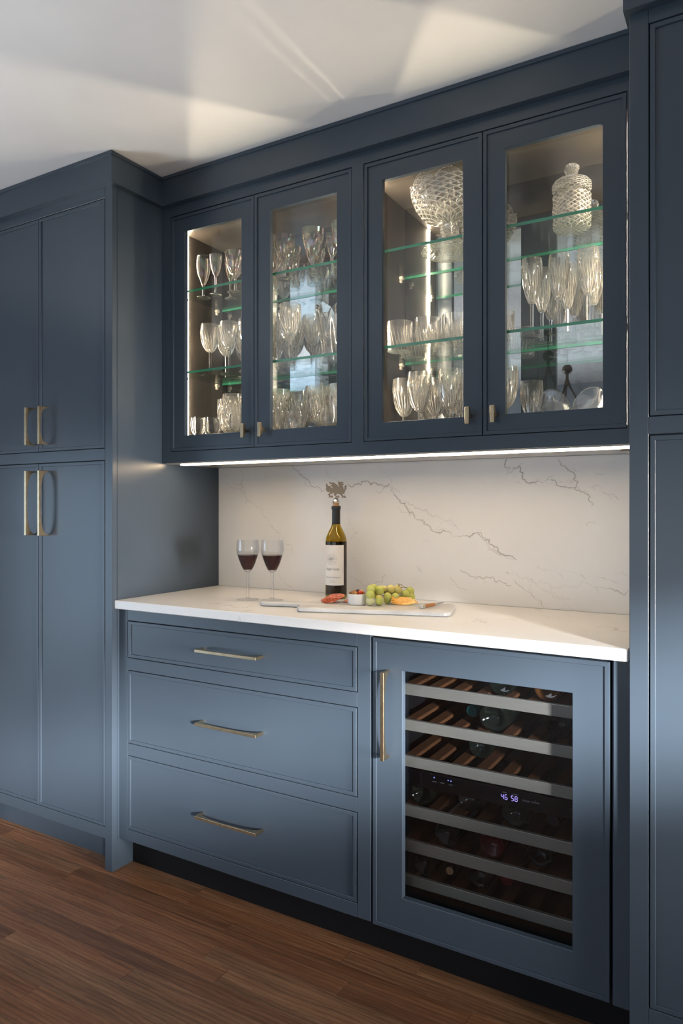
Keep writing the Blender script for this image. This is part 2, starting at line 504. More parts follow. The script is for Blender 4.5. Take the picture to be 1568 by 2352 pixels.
# ---------------------------------------------------------------- mesh helpers
class MB:
    def __init__(s):
        s.v = []; s.f = []; s.m = []

    def add(s, verts, faces, mi=0):
        k = len(s.v)
        s.v += [tuple(p) for p in verts]
        s.f += [tuple(i + k for i in f) for f in faces]
        s.m += [mi] * len(faces)
        return s

    def box(s, x0, x1, y0, y1, z0, z1, mi=0):
        v = [(x, y, z) for z in (z0, z1) for y in (y0, y1) for x in (x0, x1)]
        return s.add(v, [(0, 2, 3, 1), (4, 5, 7, 6), (0, 1, 5, 4), (1, 3, 7, 5), (3, 2, 6, 7), (2, 0, 4, 6)], mi)

    def cbox(s, x0, x1, y0, y1, z0, z1, c=0.0015, mi=0):
        """box with chamfered edges (convex hull of 24 points)"""
        pts = []
        for sx, X in ((1, x0), (-1, x1)):
            for sy, Yy in ((1, y0), (-1, y1)):
                for sz, Z in ((1, z0), (-1, z1)):
                    pts += [(X, Yy + sy * c, Z + sz * c), (X + sx * c, Yy, Z + sz * c), (X + sx * c, Yy + sy * c, Z)]
        bm = bmesh.new()
        for p in pts:
            bm.verts.new(p)
        bmesh.ops.convex_hull(bm, input=bm.verts)
        bmesh.ops.dissolve_limit(bm, angle_limit=0.01, verts=bm.verts, edges=bm.edges)
        bm.verts.index_update()
        s.add([v.co for v in bm.verts], [[v.index for v in f.verts] for f in bm.faces], mi)
        bm.free()
        return s

    def rings(s, rects, cap0=True, cap1=True, loop=False, mi=0):
        """rects: (x0,x1,z0,z1,y) joined one after the other"""
        k = []
        vs = []
        for (x0, x1, z0, z1, y) in rects:
            vs += [(x0, y, z0), (x1, y, z0), (x1, y, z1), (x0, y, z1)]
        fs = []
        nr = len(rects)
        for i in range(nr if loop else nr - 1):
            j = (i + 1) % nr
            for e in range(4):
                a, b = i * 4 + e, i * 4 + (e + 1) % 4
                fs.append((a, b, j * 4 + (e + 1) % 4, j * 4 + e))
        if not loop:
            if cap0: fs.append((0, 1, 2, 3))
            if cap1: fs.append(tuple((nr - 1) * 4 + e for e in range(4)))
        return s.add(vs, fs, mi)

    def prism(s, poly, axis_u, axis_v, axis_w, w0, w1, org=(0, 0, 0), mi=0):
        """polygon in (u,v) pushed along w"""
        U, V, W, O = Vector(axis_u), Vector(axis_v), Vector(axis_w), Vector(org)
        n = len(poly)
        vs = [O + U * p[0] + V * p[1] + W * w for w in (w0, w1) for p in poly]
        fs = [tuple(range(n)), tuple(range(2 * n - 1, n - 1, -1))]
        fs += [(i, (i + 1) % n, n + (i + 1) % n, n + i) for i in range(n)]
        return s.add(vs, fs, mi)

    def lathe(s, prof, seg=32, org=(0, 0, 0), mod=None, mi=0):
        """prof: (r,z[,flag]); closed at the axis where r==0"""
        O = Vector(org)
        idx = []; vs = []
        for i, p in enumerate(prof):
            r, z = p[0], p[1]
            if r <= 1e-7:
                idx.append([len(vs)]); vs.append(O + Vector((0, 0, z)))
            else:
                row = []
                for k in range(seg):
                    a = 2 * math.pi * k / seg
                    rr, zz = (r, z) if mod is None else mod(a, r, z, p[2] if len(p) > 2 else 0)
                    row.append(len(vs)); vs.append(O + Vector((rr * math.cos(a), rr * math.sin(a), zz)))
                idx.append(row)
        fs = []
        for i in range(len(prof) - 1):
            A, B = idx[i], idx[i + 1]
            if len(A) == 1 and len(B) == 1: continue
            for k in range(seg):
                k2 = (k + 1) % seg
                if len(A) == 1: fs.append((A[0], B[k2], B[k]))
                elif len(B) == 1: fs.append((A[k], A[k2], B[0]))
                else: fs.append((A[k], A[k2], B[k2], B[k]))
        return s.add(vs, fs, mi)

    def tube(s, path, rad, seg=8, mi=0):
        path = [Vector(p) for p in path]
        n = len(path)
        rads = rad if isinstance(rad, (list, tuple)) else [rad] * n
        vs = []; fs = []
        prev = None
        for i, p in enumerate(path):
            t = (path[min(i + 1, n - 1)] - path[max(i - 1, 0)]).normalized()
            up = Vector((0, 0, 1)) if abs(t.z) < 0.9 else Vector((1, 0, 0))
            if prev is not None: up = prev
            a = t.cross(up).normalized(); b = a.cross(t).normalized(); prev = b
            for k in range(seg):
                th = 2 * math.pi * k / seg
                vs.append(p + (a * math.cos(th) + b * math.sin(th)) * rads[i])
        for i in range(n - 1):
            for k in range(seg):
                k2 = (k + 1) % seg
                fs.append((i * seg + k, i * seg + k2, (i + 1) * seg + k2, (i + 1) * seg + k))
        fs.append(tuple(range(seg))); fs.append(tuple((n - 1) * seg + k for k in range(seg)))
        return s.add(vs, fs, mi)

    def ball(s, c, r, nu=14, nv=9, sx=1, sy=1, sz=1, mi=0):
        prof = [(0, -1)] + [(math.cos(a), math.sin(a)) for a in [(-90 + 180 * i / nv) * math.pi / 180 for i in range(1, nv)]] + [(0, 1)]
        k = len(s.v)
        s.lathe(prof, nu, mi=mi)
        s.v[k:] = [(c[0] + p[0] * r * sx, c[1] + p[1] * r * sy, c[2] + p[2] * r * sz) for p in s.v[k:]]
        return s

    def mesh(s, name, mats, smooth=False, org=(0, 0, 0), bevel=0.0):
        me = bpy.data.meshes.new(name)
        vv = [(p[0] - org[0], p[1] - org[1], p[2] - org[2]) for p in s.v]
        me.from_pydata(vv, [], s.f)
        mats = mats if isinstance(mats, (list, tuple)) else [mats]
        for m in mats: me.materials.append(m)
        if len(mats) > 1: me.polygons.foreach_set('material_index', s.m)
        bm = bmesh.new(); bm.from_mesh(me)
        bmesh.ops.recalc_face_normals(bm, faces=bm.faces)
        if bevel:
            es = [e for e in bm.edges if len(e.link_faces) == 2 and e.calc_face_angle(0) > 0.6]
            bmesh.ops.bevel(bm, geom=es, offset=bevel, segments=1, affect='EDGES')
        bm.to_mesh(me); bm.free()
        if smooth:
            me.polygons.foreach_set('use_smooth', [True] * len(me.polygons))
            if smooth is not True:
                me.set_sharp_from_angle(angle=smooth)
        me.update()
        return me

    def build(s, name, mats, parent=None, smooth=False, bevel=0.0):
        org = parent_world(parent) if parent else Vector((0, 0, 0))
        me = s.mesh(name, mats, smooth, org, bevel)
        return link(name, me, parent)


def parent_world(o):
    p = Vector((0, 0, 0))
    while o is not None:
        p += Vector(o.location); o = o.parent
    return p


def link(name, data, parent=None, loc=(0, 0, 0)):
    o = bpy.data.objects.new(name, data)
    o.location = loc
    COL.objects.link(o)
    if parent is not None: o.parent = parent
    return o


def tag(o, label=None, cat=None, group=None, kind=None):
    if label: o['label'] = label
    if cat: o['category'] = cat
    if group: o['group'] = group
    if kind: o['kind'] = kind
    return o


def thing(name, loc, label, cat, group=None):
    o = bpy.data.objects.new(name, None)
    o.location = loc
    o.empty_display_size = 0.05
    COL.objects.link(o)
    return tag(o, label, cat, group)


def struct(name, mb, mat, label, smooth=False):
    o = mb.build(name, mat, None, smooth)
    return tag(o, label, None, None, 'structure')


SM = 0.6   # sharp angle for smooth shading

# ================================================================= THE ROOM
# floor base (below the planks) and planks
PL_X0, PL_X1, PL_Y0, PL_Y1 = -3.3, 0.3, 0.33, 1.7950
fb = MB()
fb.box(ROOM_X0, ROOM_X1, ROOM_Y0, PL_Y0 - 0.0008, -0.04, 0.0)
fb.box(ROOM_X0, PL_X0 - 0.0008, PL_Y0, ROOM_Y1, -0.04, 0.0)
fb.box(PL_X1 + 0.0008, ROOM_X1, PL_Y0, ROOM_Y1, -0.04, 0.0)
fb.box(PL_X0, PL_X1, PL_Y0, 1.7375, -0.04, -0.006)
fb.box(PL_X0, PL_X1, 1.7378, ROOM_Y1, -0.04, 0.0)
floor = struct('floor', fb, M['oak'], 'brown stained oak strip floor in front of the blue cabinets')
ROW_W = 0.0575
known = {0: [-2.04, -1.372, -0.62], -1: [-2.03, -0.942], -2: [-2.55, -1.34, -0.75], -3: [-2.2, -1.655, -1.245, -0.4],
         -4: [-1.95, -0.88], -5: [-2.4, -1.4685, -0.55], -6: [-1.9, -1.1], -7: [-2.3, -0.9], -8: [-1.63, -0.7],
         1: [-2.5, -1.57, -1.0], 2: [-2.1, -1.58, -0.8]}
k = 2
while 1.6225 + k * ROW_W > PL_Y0:
    ya = max(1.6225 + (k - 1) * ROW_W, PL_Y0); yb = 1.6225 + k * ROW_W
    if yb - ya < 0.01: break
    js = known.get(k)
    if js is None:
        js = []; x = PL_X0 + random.uniform(0.2, 0.9)
        while x < PL_X1 - 0.2:
            js.append(x); x += random.uniform(0.45, 1.1)
    xs = [PL_X0] + [x for x in js if PL_X0 + .1 < x < PL_X1 - .1] + [PL_X1]
    for xa, xb in zip(xs[:-1], xs[1:]):
        mb = MB(); dz = random.uniform(-0.0003, 0.0003)
        c = Vector(((xa + xb) / 2, (ya + yb) / 2, 0))
        g = 0.00035
        x0, x1, y0, y1, zt = xa + g, xb - g, ya + g, yb - g, dz
        cc = 0.0004
        v = [(x0, y0, -0.006), (x1, y0, -0.006), (x1, y1, -0.006), (x0, y1, -0.006),
             (x0, y0, zt - cc), (x1, y0, zt - cc), (x1, y1, zt - cc), (x0, y1, zt - cc),
             (x0 + cc, y0 + cc, zt), (x1 - cc, y0 + cc, zt), (x1 - cc, y1 - cc, zt), (x0 + cc, y1 - cc, zt)]
        f = [(0, 3, 2, 1), (8, 9, 10, 11)]
        for b0 in (0, 4):
            for e in range(4):
                f.append((b0 + e, b0 + (e + 1) % 4, b0 + 4 + (e + 1) % 4, b0 + 4 + e))
        mb.add([(p[0] - c.x, p[1] - c.y, p[2]) for p in v], f)
        o = link('plank', mb.mesh('plank', M['oak']), floor, c)
    k -= 1

struct('ceiling', MB().box(ROOM_X0, ROOM_X1, ROOM_Y0, ROOM_Y1, ROOM_H, ROOM_H + 0.08), M['ceiling'],
       'smooth white ceiling above the cabinets')
struct('wall_back', MB().box(ROOM_X0, ROOM_X1, ROOM_Y1, ROOM_Y1 + 0.1, 0, ROOM_H), M['wall'], 'painted wall behind the cabinets')


def wall_with_hole(axis, pos, thick, a0, a1, *holes):
    """axis 'x': wall lies at x=pos and runs along y; axis 'y': at y=pos and runs along x"""
    mb = MB()
    spans = []; prev = a0
    for h0, h1, z0, z1 in sorted(holes):
        spans += [(prev, h0, 0, ROOM_H), (h0, h1, 0, z0), (h0, h1, z1, ROOM_H)]; prev = h1
    spans.append((prev, a1, 0, ROOM_H))
    for s0, s1, zz0, zz1 in spans:
        if zz1 - zz0 < 0.001: continue
        if axis == 'x': mb.box(min(pos, pos + thick), max(pos, pos + thick), s0, s1, zz0, zz1)
        else: mb.box(s0, s1, min(pos, pos + thick), max(pos, pos + thick), zz0, zz1)
    return mb


struct('wall_left', wall_with_hole('x', ROOM_X0, -0.1, ROOM_Y0, ROOM_Y1, W_LEFT), M['wall'], 'painted side wall with a window, left of the camera')
struct('wall_right', wall_with_hole('x', ROOM_X1, 0.1, ROOM_Y0, ROOM_Y1, W_RIGHT, DOORWAY), M['wall'], 'painted side wall with a window and a doorway, right of the camera')
struct('wall_front', wall_with_hole('y', ROOM_Y0, -0.1, ROOM_X0, ROOM_X1, W_REAR), M['wall'], 'painted wall with a wide window behind the camera')


def window(name, axis, pos, out, hole, nm):
    h0, h1, z0, z1 = hole
    e = thing(name, (0, 0, 0), 'white framed window with mullions letting daylight into the room', None)
    e['kind'] = 'structure'
    fr = MB(); w = 0.05
    def bar(a, b, c, d, t0, t1):
        p0, p1 = sorted((pos + out * t0, pos + out * t1))
        if axis == 'x': fr.box(p0, p1, a, b, c, d)
        else: fr.box(a, b, p0, p1, c, d)
    bar(h0, h0 + w, z0, z1, 0.01, 0.08); bar(h1 - w, h1, z0, z1, 0.01, 0.08)
    bar(h0 + w, h1 - w, z0, z0 + w, 0.01, 0.08); bar(h0 + w, h1 - w, z1 - w, z1, 0.01, 0.08)
    for i in range(1, nm):
        c = h0 + (h1 - h0) * i / nm
        bar(c - 0.02, c + 0.02, z0 + w, z1 - w, 0.02, 0.07)
    fr.build('window_frame', M['white_trim'], e)
    for i in range(nm):
        a = h0 + (h1 - h0) * i / nm + (w if i == 0 else 0.02); b = h0 + (h1 - h0) * (i + 1) / nm - (w if i == nm - 1 else 0.02)
        pn = MB(); p = pos + out * 0.045
        if axis == 'x': pn.add([(p, a, z0 + w), (p, b, z0 + w), (p, b, z1 - w), (p, a, z1 - w)], [(0, 1, 2, 3)])
        else: pn.add([(a, p, z0 + w), (b, p, z0 + w), (b, p, z1 - w), (a, p, z1 - w)], [(0, 1, 2, 3)])
        pn.build('pane', M['window_pane'], e)


window('window_1', 'x', ROOM_X0, -1, W_LEFT, 2)
window('window_2', 'y', ROOM_Y0, -1, W_REAR, 3)
window('window_3', 'x', ROOM_X1, 1, W_RIGHT, 2)

# ================================================================= CABINETRY
GAP = 0.0015     # half of the gap round an inset door


def front_panel(x0, x1, z0, z1, y, th=0.02, rim=0.0105, rec=0.0045, opening=None):
    """inset front: a raised rim round a recessed flat; opening (x0,x1,z0,z1) makes it a glazed frame"""
    c = 0.0012
    R = [(x0, x1, z0, z1, y + th), (x0, x1, z0, z1, y + c), (x0 + c, x1 - c, z0 + c, z1 - c, y)]
    r = rim
    R += [(x0 + r, x1 - r, z0 + r, z1 - r, y), (x0 + r + .0007, x1 - r - .0007, z0 + r + .0007, z1 - r - .0007, y + .0008),
          (x0 + r + .001, x1 - r - .001, z0 + r + .001, z1 - r - .001, y + rec)]
    mb = MB()
    if opening is None:
        mb.rings(R)
    else:
        a, b, d, e = opening
        R += [(a - c, b + c, d - c, e + c, y + rec), (a, b, d, e, y + rec + c), (a, b, d, e, y + th)]
        mb.rings(R, loop=True)
    return mb


def handle_poly(L, d, ta=0.0045, tb=0.0065, n=2.7):
    pts = [(-L / 2, 0), (-L / 2, d), (L / 2, d), (L / 2, 0), (L / 2 - ta, 0)]
    N = 22
    for i in range(1, N):
        ph = math.pi * i / N
        cs, sn = math.cos(ph), math.sin(ph)
        pts.append(((L / 2 - ta) * math.copysign(abs(cs) ** (2 / n), cs), (d - tb) * sn ** (2 / n)))
    pts.append((-L / 2 + ta, 0))
    return pts


def pull(cx, cz, y, L, d, w, vertical, parent, tb=0.0065):
    mb = MB()
    if vertical:
        mb.prism(handle_poly(L, d, tb=tb), (0, 0, 1), (0, -1, 0), (1, 0, 0), -w / 2, w / 2, (cx, y, cz))
    else:
        mb.prism(handle_poly(L, d, tb=tb), (1, 0, 0), (0, -1, 0), (0, 0, 1), -w / 2, w / 2, (cx, y, cz))
    o = mb.build('handle', M['brass'], parent, bevel=0.0007)
    o['label'] = 'champagne bronze pull'
    return o


def knob(cx, cz, y, parent):
    d, L, w = 0.031, 0.0475, 0.0125
    pts = [(-0.005, 0), (-0.0042, 0.006), (-0.0055, 0.013), (-0.010, 0.018), (-0.017, 0.0205), (-L / 2, 0.0215), (-L / 2, d),
           (L / 2, d), (L / 2, 0.0215), (0.017, 0.0205), (0.010, 0.018), (0.0055, 0.013), (0.0042, 0.006), (0.005, 0)]
    mb = MB().prism(pts, (0, 0, 1), (0, -1, 0), (1, 0, 0), -w / 2, w / 2, (cx, y, cz))
    o = mb.build('knob', M['brass'], parent, bevel=0.0007)
    o['label'] = 'champagne bronze T-shaped knob'
    return o


# ---- tall cabinet at the left
XD = (-2.6677, -2.3121, -1.9564)
ZD = (0.1462, 1.4034, 1.4434, 2.3025)
T_X0 = -2.705
t = thing('tall_cabinet', (-2.31, Y_TALL, 0), 'tall slate blue pantry cabinet with four doors, left of the quartz counter', 'cabinet')
mb = MB()
mb.box(T_X0, X_L, Y_TALL + 0.0215, Y_WALL + 0.0195, 0.107, 2.44 - 0.001)      # carcass
mb.build('body', M['blue'], t)
mb = MB()
mb.cbox(X_L - 0.02, X_L, Y_TALL + 0.02, 1.7375, 0.0, 0.1068, 0.0006)          # foot of the end panel
mb.cbox(XD[2], X_L, Y_TALL, Y_TALL + 0.021, 0.0, 2.437, 0.0012)              # right stile down to the floor
mb.box(T_X0, XD[0], Y_TALL, Y_TALL + 0.021, 0.0, 2.437)
for z0, z1 in ((0.1067, ZD[0]), (ZD[1], ZD[2]), (ZD[3], 2.437)):
    mb.cbox(XD[0], XD[2], Y_TALL, Y_TALL + 0.021, z0, z1, 0.001)
mb.build('face_frame', M['blue'], t)
MB().box(T_X0, X_L - 0.02, 1.7065, 1.72, 0, 0.1065).build('toe_kick', M['blue'], t)
for (xa, xb), hx in (((XD[0], XD[1]), -2.342), ((XD[1], XD[2]), -2.2665)):
    for (za, zb), (h0, h1) in (((ZD[2], ZD[3]), (1.469, 1.607)), ((ZD[0], ZD[1]), (1.139, 1.3745))):
        ga = GAP * (0.8 if xa == XD[1] else 1.6); gb = GAP * (0.8 if xb == XD[1] else 1.6)
        d = front_panel(xa + ga, xb - gb, za + 0.002, zb - 0.0025, Y_TALL).build('door', M['blue'], t)
        pull(hx, (h0 + h1) / 2, Y_TALL + 0.0045, h1 - h0, 0.0385, 0.0105, True, d)

# ---- tall cabinet at the right
R_X1 = 0.56
XE = (-0.2153, 0.1515, 0.5185)
t = thing('tall_cabinet', (0.15, Y_TALL, 0), 'tall slate blue cabinet cropped at the right, beside the wine cooler', 'cabinet')
MB().box(X_R, R_X1, Y_TALL + 0.0215, Y_WALL + 0.0195, 0.0, 2.439).build('body', M['blue'], t)
mb = MB()
mb.cbox(X_R, XE[0], Y_TALL, Y_TALL + 0.021, 0.0, 2.437, 0.0012)
mb.box(XE[2], R_X1, Y_TALL, Y_TALL + 0.021, 0.0, 2.437)
for z0, z1 in ((0.1067, 0.140), (ZD[1], 1.4423), (2.3075, 2.437)):
    mb.cbox(XE[0], XE[2], Y_TALL, Y_TALL + 0.021, z0, z1, 0.001)
mb.build('face_frame', M['blue'], t)
for (xa, xb), hx in (((XE[0], XE[1]), XE[1] - 0.03), ((XE[1], XE[2]), XE[1] + 0.04)):
    for (za, zb), (h0, h1) in (((1.4423, 2.3075), (1.469, 1.607)), ((0.140, ZD[1]), (1.139, 1.3745))):
        d = front_panel(xa + GAP * 1.8, xb - GAP, za + 0.002, zb - 0.003, Y_TALL).build('door', M['blue'], t)
        pull(hx, (h0 + h1) / 2, Y_TALL + 0.0045, h1 - h0, 0.0385, 0.0105, True, d)

# ---- crown trim along the top
CA = 0.0235
mb = MB()


def crown_layer(mb, out, z0, z1):
    # left tall front, its return, the recessed run, the right tall return and front
    mb.box(T_X0, X_L + out, Y_TALL - out, Y_TALL, z0, z1)
    mb.box(X_L, X_L + out, Y_TALL, Y_UP - out, z0, z1)
    mb.box(X_L, X_R, Y_UP - out, Y_UP, z0, z1)
    mb.box(X_R - out * 0.42, X_R, Y_TALL - out, Y_UP - out, z0, z1)
    mb.box(X_R, R_X1, Y_TALL - out, Y_TALL, z0, z1)


crown_layer(mb, CA, 2.3368, 2.4275)
crown_layer(mb, CA + 0.0045, 2.4275, 2.4385)
struct('trim_1', mb, M['blue'], 'slate blue flat crown trim running along the top of all the cabinets')

# ---- glazed wall cabinets
Z_UB, Z_CF, Z_CT = 1.4035, 1.443, 2.268        # underside, inside floor, inside ceiling
Z_DB, Z_DT = 1.4431, 2.3004
Y_MIR = 2.155
Z_SH = (1.738, 2.033)                         # tops of the two glass shelves
SH_T = 0.0085


def clip_mesh():
    mb = MB()
    mb.cbox(-0.0, 0.014, -0.008, 0.008, -0.011, 0.0, 0.002)
    mb.cbox(-0.0, 0.009, -0.006, 0.006, -0.021, -0.010, 0.0025)
    return mb.mesh('shelf_clip', M['clip'])


CLIP = clip_mesh()


def display_cabinet(xa, xb, ia, ib, doors, label):
    """xa..xb outer face, ia..ib inside; doors: [(x0,x1,(opening),knob_x)]"""
    t = thing('display_cabinet', ((xa + xb) / 2, Y_UP, Z_UB), label, 'cabinet')
    yb0, yb1 = Y_UP + 0.0215, Y_WALL + 0.0195
    mb = MB()
    mb.box(xa + 0.0005, ia, yb0, yb1, Z_UB + 0.0005, 2.438); mb.box(ib, xb - 0.0005, yb0, yb1, Z_UB + 0.0005, 2.438)
    mb.box(ia, ib, yb0, yb1, Z_CT, 2.438)
    mb.build('case', M['taupe'], t)
    MB().box(ia, ib, yb0, yb1, Z_UB + 0.0005, Z_CF).build('bottom_panel', [M['taupe']], t)
    MB().box(xa + 0.0005, xb - 0.0005, yb0, Y_WALL - 0.0005, Z_UB - 0.003, Z_UB + 0.0004).build('underside_panel', M['underside'], t)
    mr = MB().box(ia + 0.001, ib - 0.001, Y_MIR, Y_MIR + 0.006, Z_CF, Z_CT - 0.001).build('mirror_back', M['mirror'], t)
    mr['label'] = 'antiqued mirror back panel'
    fr = MB()
    fr.box(xa, doors[0][0], Y_UP, Y_UP + 0.021, Z_UB, 2.437)
    fr.box(doors[-1][1], xb, Y_UP, Y_UP + 0.021, Z_UB, 2.437)
    fr.box(doors[0][0], doors[-1][1], Y_UP, Y_UP + 0.021, Z_UB, Z_DB)
    fr.box(doors[0][0], doors[-1][1], Y_UP, Y_UP + 0.021, Z_DT, 2.437)
    fr.build('face_frame', M['blue'], t)
    for i, (x0, x1, op, kx) in enumerate(doors):
        g0 = GAP * (1.5 if i == 0 else 0.7); g1 = GAP * (0.7 if i == 0 else 0.9)
        d = front_panel(x0 + g0, x1 - g1, Z_DB + 0.002, Z_DT - 0.003, Y_UP, opening=(op[0], op[1], 1.501, 2.237)).build('door', M['blue'], t)
        p = MB().box(op[0] - 0.004, op[1] + 0.004, Y_UP + 0.0205, Y_UP + 0.0235, 1.497, 2.241).build('pane', M['pane'], d)
        p['label'] = 'clear glass door pane'
        knob(kx, 1.5007, Y_UP + 0.0045, d)
    for z0, z1 in ((Z_DB + 0.0002, Z_DB + 0.012), (Z_CT - 0.006, Z_CT - 0.0005)):  # unseen strips added behind the doors to block light leaking through the gaps
        MB().box(ia + 0.0005, ib - 0.0005, Y_UP + 0.024, Y_UP + 0.029, z0, z1).build('light_stop', M['taupe'], t)
    # glass shelves
    for zt in Z_SH:
        mb = MB()
        x0, x1, y0, y1 = ia + 0.002, ib - 0.002, 1.8945, Y_MIR - 0.002
        v = [(x, y, z) for z in (zt - SH_T, zt) for y in (y0, y1) for x in (x0, x1)]
        mb.add(v, [(0, 2, 3, 1), (4, 5, 7, 6)], 0)
        mb.add(v, [(1, 3, 7, 5), (2, 0, 4, 6)], 0)
        mb.add(v, [(0, 1, 5, 4), (3, 2, 6, 7)], 1)
        s = mb.build('glass_shelf', [M['shelf_glass'], M['green_edge']], t)
        s['label'] = 'clear glass shelf with green edges'
        pw = parent_world(s)
        for cx, rz in ((ia, 0), (ib, math.pi)):
            for cy in (1.945, 2.118):
                c = link('shelf_clip', CLIP, s, Vector((cx, cy, zt - SH_T - 0.0004)) - pw)
                c.rotation_euler = (0, 0, rz)
    # LED strips let into both side walls
    for x0, x1 in ((ia, ia + 0.004), (ib - 0.004, ib)):
        s = MB().cbox(x0, x1, 1.9525, 1.9625, Z_CF + 0.002, Z_CT - 0.003, 0.0008).build('led_strip', M['led'], t)
        s['label'] = 'glowing warm white light strip'
    # shelf-pin holes
    mb = MB()
    for xx, sg in ((ia, 1), (ib, -1)):
        z = Z_CF + 0.08
        while z < Z_CT - 0.06:
            for yy in (2.105,):
                n = 8
                mb.add([(xx + sg * 0.0003, yy + 0.0022 * math.cos(2 * math.pi * q / n), z + 0.0022 * math.sin(2 * math.pi * q / n)) for q in range(n)], [tuple(range(n))])
            z += 0.032
    h = mb.build('pin_holes', M['rubber'], t); h['kind'] = 'stuff'
    return t


display_cabinet(X_L, -1.087, -1.885, -1.1065,
                [(-1.8764, -1.4923, (-1.8115, -1.551), -1.524), (-1.4923, -1.1082, (-1.4275, -1.1663), -1.4515)],
                'blue wall cabinet with two glass doors next to the left tall cabinet')
display_cabinet(-1.087, X_R, -1.068, -0.2875,
                [(-1.066, -0.6809, (-1.0025, -0.742), -0.718), (-0.6809, -0.2956, (-0.6168, -0.3565), -0.6445)],
                'blue wall cabinet with two glass doors next to the right tall cabinet')

# under-cabinet light
t = thing('light_strip', (-1.06, 1.915, Z_UB - 0.003), 'long glowing warm light strip under the glass-door wall cabinets', 'light')
MB().cbox(-1.872, -0.2575, 1.9085, 1.9215, Z_UB - 0.0068, Z_UB - 0.0032, 0.001).build('diffuser', M['led_under'], t)
MB().box(-1.872, -0.2575, 1.9217, 1.9255, Z_UB - 0.0085, Z_UB - 0.0031).build('channel', M['steel'], t)
t = thing('sensor_disc', (-0.315, 2.00, Z_UB - 0.003), 'small round bronze sensor disc under the wall cabinet, right end', 'sensor')
MB().lathe([(0, -0.004), (0.018, -0.004), (0.02, -0.002), (0.02, -0.0001), (0, -0.0001)], 24, (-0.315, 2.00, Z_UB - 0.003)).build('disc', M['bronze'], t, smooth=SM)
MB().tube([(-0.297, 2.0, Z_UB - 0.0055), (-0.285, 2.03, Z_UB - 0.0055), (-0.275, 2.09, Z_UB - 0.0055), (-0.268, 2.14, Z_UB - 0.0055)], 0.0018, 6).build('wire', M['bronze'], t)

# ---- quartz worktop and backsplash
mb = MB().cbox(X_L + 0.0006, -0.2585, Y_TOP, Y_WALL, Z_TOP - 0.0287, Z_TOP, 0.0022)
tag(mb.build('countertop', M['quartz']), 'white quartz worktop with faint grey veins over the drawers and wine cooler', 'countertop')


